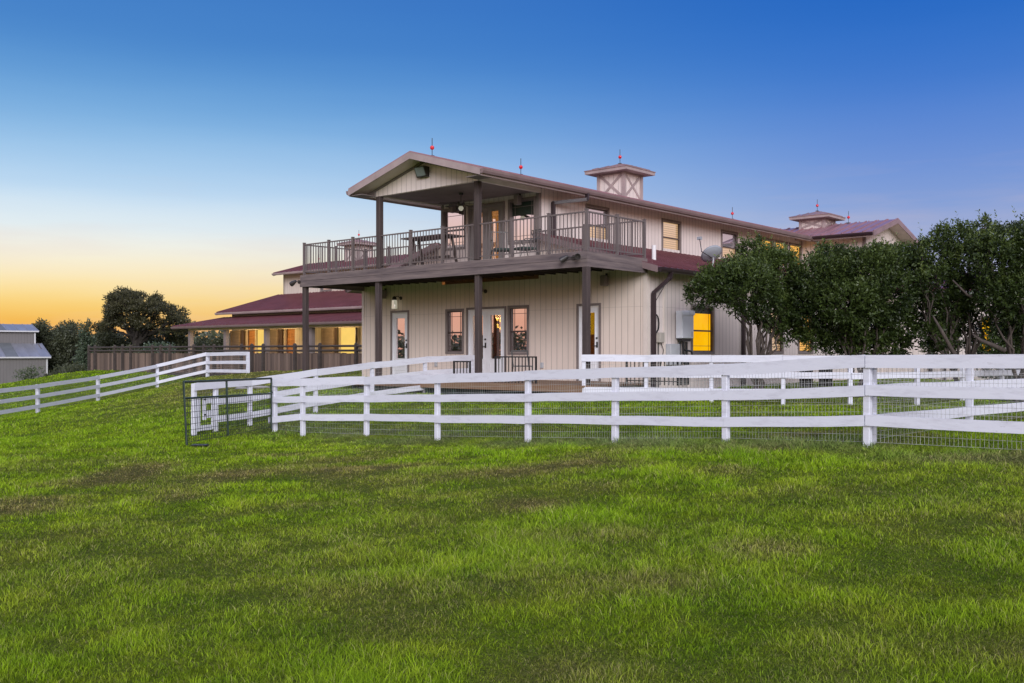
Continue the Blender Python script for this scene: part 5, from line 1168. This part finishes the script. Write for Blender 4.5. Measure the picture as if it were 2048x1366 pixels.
# --- the big loose pine-like tree
D = 100.; s_ = D / F
def big_tree():
    bx = (275 - 1024) * s_; zb = gz1(bx, D); r = empty('pine_tree', (bx, D, zb), label='tallest tree on the left, spreading crown with sky showing through its limbs', cat='tree'); off = (bx, D, zb)
    q = lambda px, py, dd=0: Vector(((px - 1024) * s_, D + dd, EYE + (704 - py) * s_))
    m = MB(); base = Vector((bx, D, zb - .3)); fork = q(272, 672)
    limb(m, base, fork, .42, .36, .03); C_ = []
    tips = [(215, 640), (205, 618), (222, 606), (238, 592), (262, 588), (285, 596), (300, 622), (322, 606), (340, 620), (352, 638), (338, 650), (250, 620), (270, 610), (290, 640), (310, 640), (232, 640), (365, 650), (248, 600), (325, 630), (225, 655), (300, 600), (275, 640), (208, 648), (350, 655), (255, 590), (272, 598), (262, 606), (298, 610), (312, 612), (326, 618), (336, 636), (230, 622), (218, 630), (285, 612), (244, 612), (318, 600), (268, 590)]
    for px, py in tips:
        e = q(px, py + random.uniform(-1, 3), random.uniform(-3, 3)); pp = limb(m, fork + Vector((random.uniform(-.4, .4), 0, random.uniform(-.8, .6))), e, .15, .05, .08, 6)
        for k in range(3): c = e + Vector((random.uniform(-.9, .9), random.uniform(-1, 1), random.uniform(-.45, .3))); limb(m, pp[4], c, .05, .02, .1, 3); C_.append(c)
        C_.append(e)
    m.build('trunk', 'bark_dark', r, off=off)
    LB = [(c.x, c.y, c.z, random.uniform(.3, .6), random.uniform(.35, .7), random.uniform(.16, .32)) for c in C_]
    P, D_, T = crown_sprays(LB, 17, 6, .32, .4, .8); leaf_quads('crown', P, D_, .26, .085, 'leaf_pine', r, off, T)
random.seed(5)
big_tree()
G2 = 'trees closing the view on the left'
def far_tree(px, top, bot, wpx, D, lab, mat='leaf_far', seed=0, conifer=False, name='broadleaf_tree', per=22):
    s = D / F; x = (px - 1024) * s; zb = gz1(x, D); H = EYE + (704 - top) * s - zb; Wd = wpx * s / 2; lobes = []; rr = random.Random(seed)
    if conifer:
        for i in range(9): t = i / 8; w = Wd * (1 - t * .85) * .8; lobes.append((rr.uniform(-.1, .1) * w, 0, H * (.12 + .83 * t), w, w, H * .09))
        name = 'cedar_tree'
    else:
        for i in range(14):
            a = rr.uniform(0, 2 * math.pi); u = rr.random() ** .5; t = rr.random(); lobes.append((math.cos(a) * u * Wd * .72, math.sin(a) * u * Wd * .5, H * (.26 + .70 * t * (1 - .3 * u)), Wd * rr.uniform(.28, .42), Wd * rr.uniform(.28, .42), H * rr.uniform(.09, .15)))
    return blob_tree(name, lab, x, D, lobes, mat, .24, .13, per, group=G2, trunk=.22, lv=5, spray=.45, shell=.6)
far_tree(105, 628, 0, 90, 118, 'dark round-topped tree just right of the grey barn', seed=1); far_tree(140, 638, 0, 80, 112, 'dark tree between the barn and the cedar', seed=2); far_tree(85, 640, 0, 70, 112, 'dark tree touching the barn roof end', seed=3)
far_tree(172, 648, 0, 56, 100, 'narrow grey-green cedar left of the tallest tree', mat='leaf_conifer', seed=4, conifer=True, per=30); far_tree(196, 650, 0, 60, 108, 'dark low tree at the left foot of the tallest tree', seed=5)
far_tree(225, 655, 0, 80, 106, 'dark tree under the left limbs of the tallest tree', seed=6); far_tree(300, 650, 0, 90, 108, 'dark tree behind the trunk of the tallest tree', seed=7); far_tree(350, 648, 0, 70, 104, 'dark tree right of the tallest tree', seed=8)
far_tree(318, 672, 0, 70, 90, 'paler green low tree behind the timber fence', mat='leaf_conifer', seed=9); far_tree(405, 672, 0, 60, 112, 'dark tree seen under the porch roof', seed=10); far_tree(440, 668, 0, 50, 104, 'dark tree seen beside the stable porch wall', seed=11)
far_tree(255, 668, 0, 70, 96, 'low dark tree behind the left part of the timber fence', seed=12); far_tree(55, 642, 0, 60, 150, 'treetop just showing above the grey barn roof', seed=13)
far_tree(378, 676, 0, 60, 120, 'dark tree behind the porch corner post', seed=14)
# shrubs at the foot of the bank
for i, (px, D_s, wpx, hh, lb) in enumerate(((108, 72, 30, .9, 'low shrub at the top of the bank beside the barn'), (128, 70, 34, 1.2, 'low shrub right of the barn corner'), (150, 68, 30, 1.1, 'low shrub left of the timber fence'))):
    s = D_s / F; x = (px - 1024) * s; blob_tree('shrub', lb, x, D_s, [(-wpx * s * .3, 0, hh * .6, wpx * s * .35, .6, hh * .5), (wpx * s * .2, 0, hh * .7, wpx * s * .4, .6, hh * .6)], 'leaf_far', .16, .08, 40, cat='shrub', group='low shrubs on the bank', trunk=.05, lv=5, spray=.25)
for px, lb in ((50, 'young pale tree in front of the barn, left of the pair'), (66, 'young pale tree in front of the barn, right of the pair')):
    D_ = 62.; s = D_ / F; x = (px - 1024) * s; zb = gz1(x, D_); top = EYE + (704 - 738) * s - zb
    blob_tree('young_tree', lb, x, D_, [(-.15, 0, top * .7, .32, .3, .3), (.18, 0, top * .8, .34, .3, .3), (0, .1, top * .55, .3, .3, .25)], 'leaf_pale', .13, .05, 30, group='young trees in front of the barn', trunk=.035, lv=5, spray=.25)

# --- far wood ring closing the horizon
def far_wood():
    n = 130000; a = rng.random(n) * 2 * np.pi; hmap = lattice_noise(21, 12.0); hm2 = lattice_noise(22, 4.0)
    rad = 190 + 45 * rng.random(n); x = rad * np.cos(a); y = 30 + rad * np.sin(a); t = rng.random(n) ** .8
    H = 5.2 + 4.0 * hmap(x, y) + 2.2 * hm2(x, y)
    z = gz(x, y) + t * H; pos = np.c_[x, y, z]
    r = empty('distant_wood', (0, 0, 0)); tag(r, 'distant dark wood along the horizon', 'wood', kind='stuff')
    o = leaf_quads('crowns', pos, unit(n) * 1.0, 1.1, .8, 'leaf_far', r, (0, 0, 0), rng.random(n)); o['kind'] = 'stuff'
far_wood()
